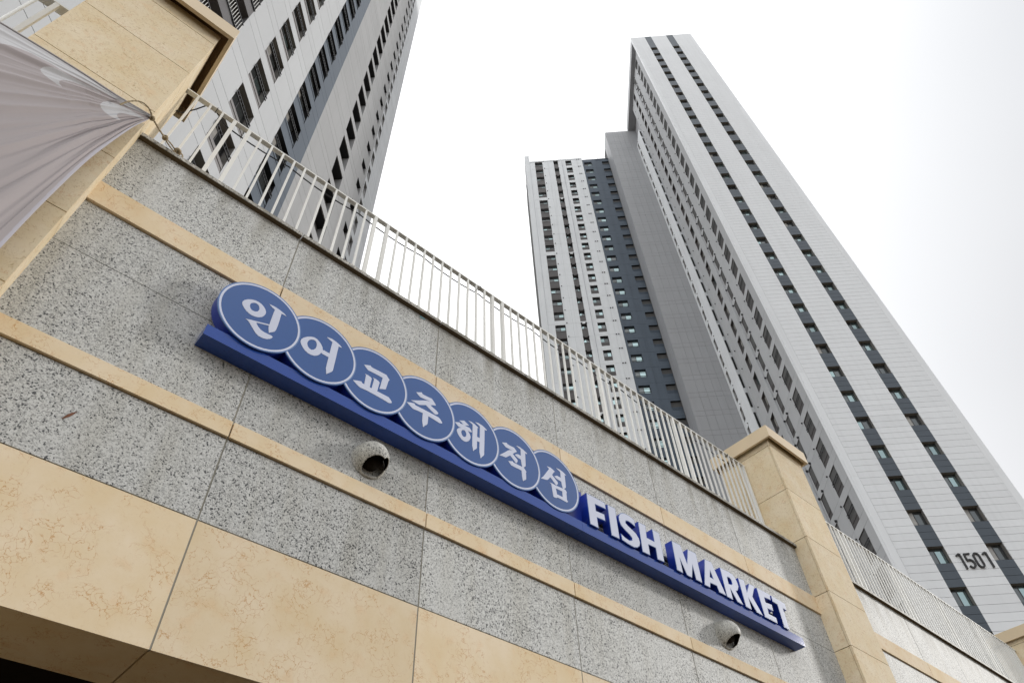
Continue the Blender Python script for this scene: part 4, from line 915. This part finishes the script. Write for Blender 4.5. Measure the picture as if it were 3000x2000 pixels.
# =================================================== left tower, facade facing +u
f2 = .2535; uL, vL = -10.14, 3.2
TL = tower_root('apartment_tower', 'light grey apartment tower with a blue stripe rising behind the left pillar', uL, vL)
VL = lambda vm: vm * f2 - vL
ZL = lambda zm: 1.6 + (zm - 1.6) * f2
P2 = []; W2_ = Wins(TL)
F2 = 11.03 * f2
hB, sB = ZL(120.9), ZL(112.95)
hw2 = hB - sB
window_mesh('lB', 5.55 * f2, hw2, .38, .55, .5, LINER, FRAME, 2, LOUV, 4)
window_mesh('lC', 5.65 * f2, hw2, .38, .50, .5, BLK, FRAME, 2, LTB, 4)
def niche(key, w, h, d, lou):
    m = MB()
    m.quad((0, 0, 0), (0, d, 0), (0, d, h), (0, 0, h), LTG); m.quad((w, 0, 0), (w, 0, h), (w, d, h), (w, d, 0), LTG)
    m.quad((0, 0, h), (0, d, h), (w, d, h), (w, 0, h), BLK); m.quad((0, 0, 0), (w, 0, 0), (w, d, 0), (0, d, 0), LTG)
    m.box((.003, d - .04, 0), (w - .003, d, h), BLK); m.box((.004, d * .45, .004), (w - .004, d * .45 + .05, lou), LTG)
    me = m.mesh('window'); g = MB(); g.quad((.1, d - .05, lou), (w - .1, d - .05, lou), (w - .1, d - .05, h - .1), (.1, d - .05, h - .1), BLK); p = g.mesh('pane')
    _wm[key] = (me, p, p, p)
niche('lD', 5.8 * f2, 7.2 * f2, .62, .62)
niche('lE', 3.2 * f2, 4.1 * f2, .5, .0)
window_mesh('lF', 2.55 * f2, 7.6 * f2, .42, .95, .5, LTG, FRAME, 0, LTG, 3)
# balcony bay: dark recess with glass balustrade
def balcony():
    w, h, d = 11.0 * f2, hw2 + .02, 1.3
    m = MB(); G = paint('balcony_wall', (0.16, 0.155, 0.16), .7, .2)
    m.quad((0, 0, 0), (0, d, 0), (0, d, h), (0, 0, h), G); m.quad((w, 0, 0), (w, 0, h), (w, d, h), (w, d, 0), G)
    m.quad((0, 0, h), (0, d, h), (w, d, h), (w, 0, h), G); m.quad((0, 0, 0), (w, 0, 0), (w, d, 0), (0, d, 0), G)
    for x in (w * .0, w * .5, w * .97): m.box((x, d - .12, 0), (x + .07, d - .04, h), FRAME)
    m.box((.07, d - .12, h - .1), (w, d - .045, h), FRAME)
    for z in (.08, .98): m.box((-.02, -.05, z), (w + .02, .0, z + .05), BLK)
    for i in range(24): m.box((w * i / 23 - .009, -.035, .13), (w * i / 23 + .009, -.018, .98), RAILM)
    me = m.mesh('window'); g = MB()
    g.quad((.05, d - .08, .05), (w - .05, d - .08, .05), (w - .05, d - .08, h - .1), (.05, d - .08, h - .1), GLB)
    p = g.mesh('pane'); _wm['lA'] = (me, p, p, p)
balcony()
DG = paint('balcony_edge_grey', (0.17, 0.165, 0.17), .7, .2)
core2 = MB(); HL = 131.0
core2.box((-10, VL(13), 0), (-.48, VL(88.25), HL), SEAM)
z1s = [(13.0, 19.7, LTW), (19.7, 30.75, DG), (30.75, 48.8, LTW), (48.8, 58.45, LTB), (58.45, 88.2, LTG)]
colsL = {'lA': (19.75, 30.7), 'lB': (36.95, 42.5), 'lC': (48.83, 54.48), 'lD': (70.1, 75.9)}
g2 = .011
for k in range(-10, 37):
    a, b = sB + F2 * k, hB + F2 * k
    if a < .5: continue
    if b > HL: break
    n_ = a + F2
    for v1, v2, m in z1s:
        P2.append(((-.47, VL(v1) + .001, b + g2), (0, VL(min(v2, 83.72) if v1 > 58 else v2) - .001, n_ - g2), m))
        cuts = [v1] + [x for c in colsL.values() for x in c if v1 <= x <= v2] + [v2]
        cuts = sorted(cuts)
        for p, q in zip(cuts[::2], cuts[1::2]):
            if v1 > 58 and q > 83: q = 83.72
            if q - p > .1: P2.append(((-.47, VL(p) + .001, a + g2), (0, VL(q) - .001, b - g2), m))
    for key, (p, q) in colsL.items():
        W2_.add(key, (0, VL(p), a), math.pi / 2, (-.2, VL(p), a), (0, VL(q), b), (.35, .35))
    # landings: small openings half a floor up, cut as shallow dark boxes on the band
    zE = ZL(231.6) + F2 * (k - 10)
    m = MB()
# landing openings are proud frames set over the wall face
for k in range(-8, 33):
    zE = ZL(231.6) + F2 * (k - 10)
    if zE < 2: continue
    eh = 4.1 * f2
    P2.append(((-.47, VL(83.72) + .001, zE + eh + .001), (0, VL(88.2) - .001, zE + F2 - .001), LTG))
    P2.append(((-.47, VL(86.97), zE), (0, VL(88.2) - .001, zE + eh), LTG))
    W2_.add('lE', (0, VL(83.75), zE), math.pi / 2, (-.2, VL(83.75), zE), (0, VL(86.95), zE + 1), (1, 0))
# recessed wing, further out of the plane
ur = -1.0 * (47.96 - 40) * f2
W0, W9 = 99.0, 118.4
core2.box((-10, VL(88.3), 0), (ur - .48, VL(W9) - .02, HL - .3), SEAM)
z0F, hF = ZL(203.9), 7.75 * f2
for k in range(-18, 32):
    a = z0F + F2 * k; b = a + hF; n_ = a + F2
    if a < .5: continue
    if n_ > HL: break
    for p, q in ((88.3, 106.2), (108.78, W9)):
        P2.append(((ur - .47, VL(p) + .001, a + g2), (ur, VL(q) - .001, b - g2), WP))
    P2.append(((ur - .47, VL(88.3), b + g2), (ur, VL(W9), n_ - g2), WP))
    W2_.add('lF', (ur, VL(106.2), a), math.pi / 2, (ur, VL(106.2), a), (ur + .1, VL(108.7), b), (.2, .2))
core2.obj('building_core', TL)
pieces('cladding_panel', TL, P2, 290, 'cladding_panels_further_up')
W2_.build()
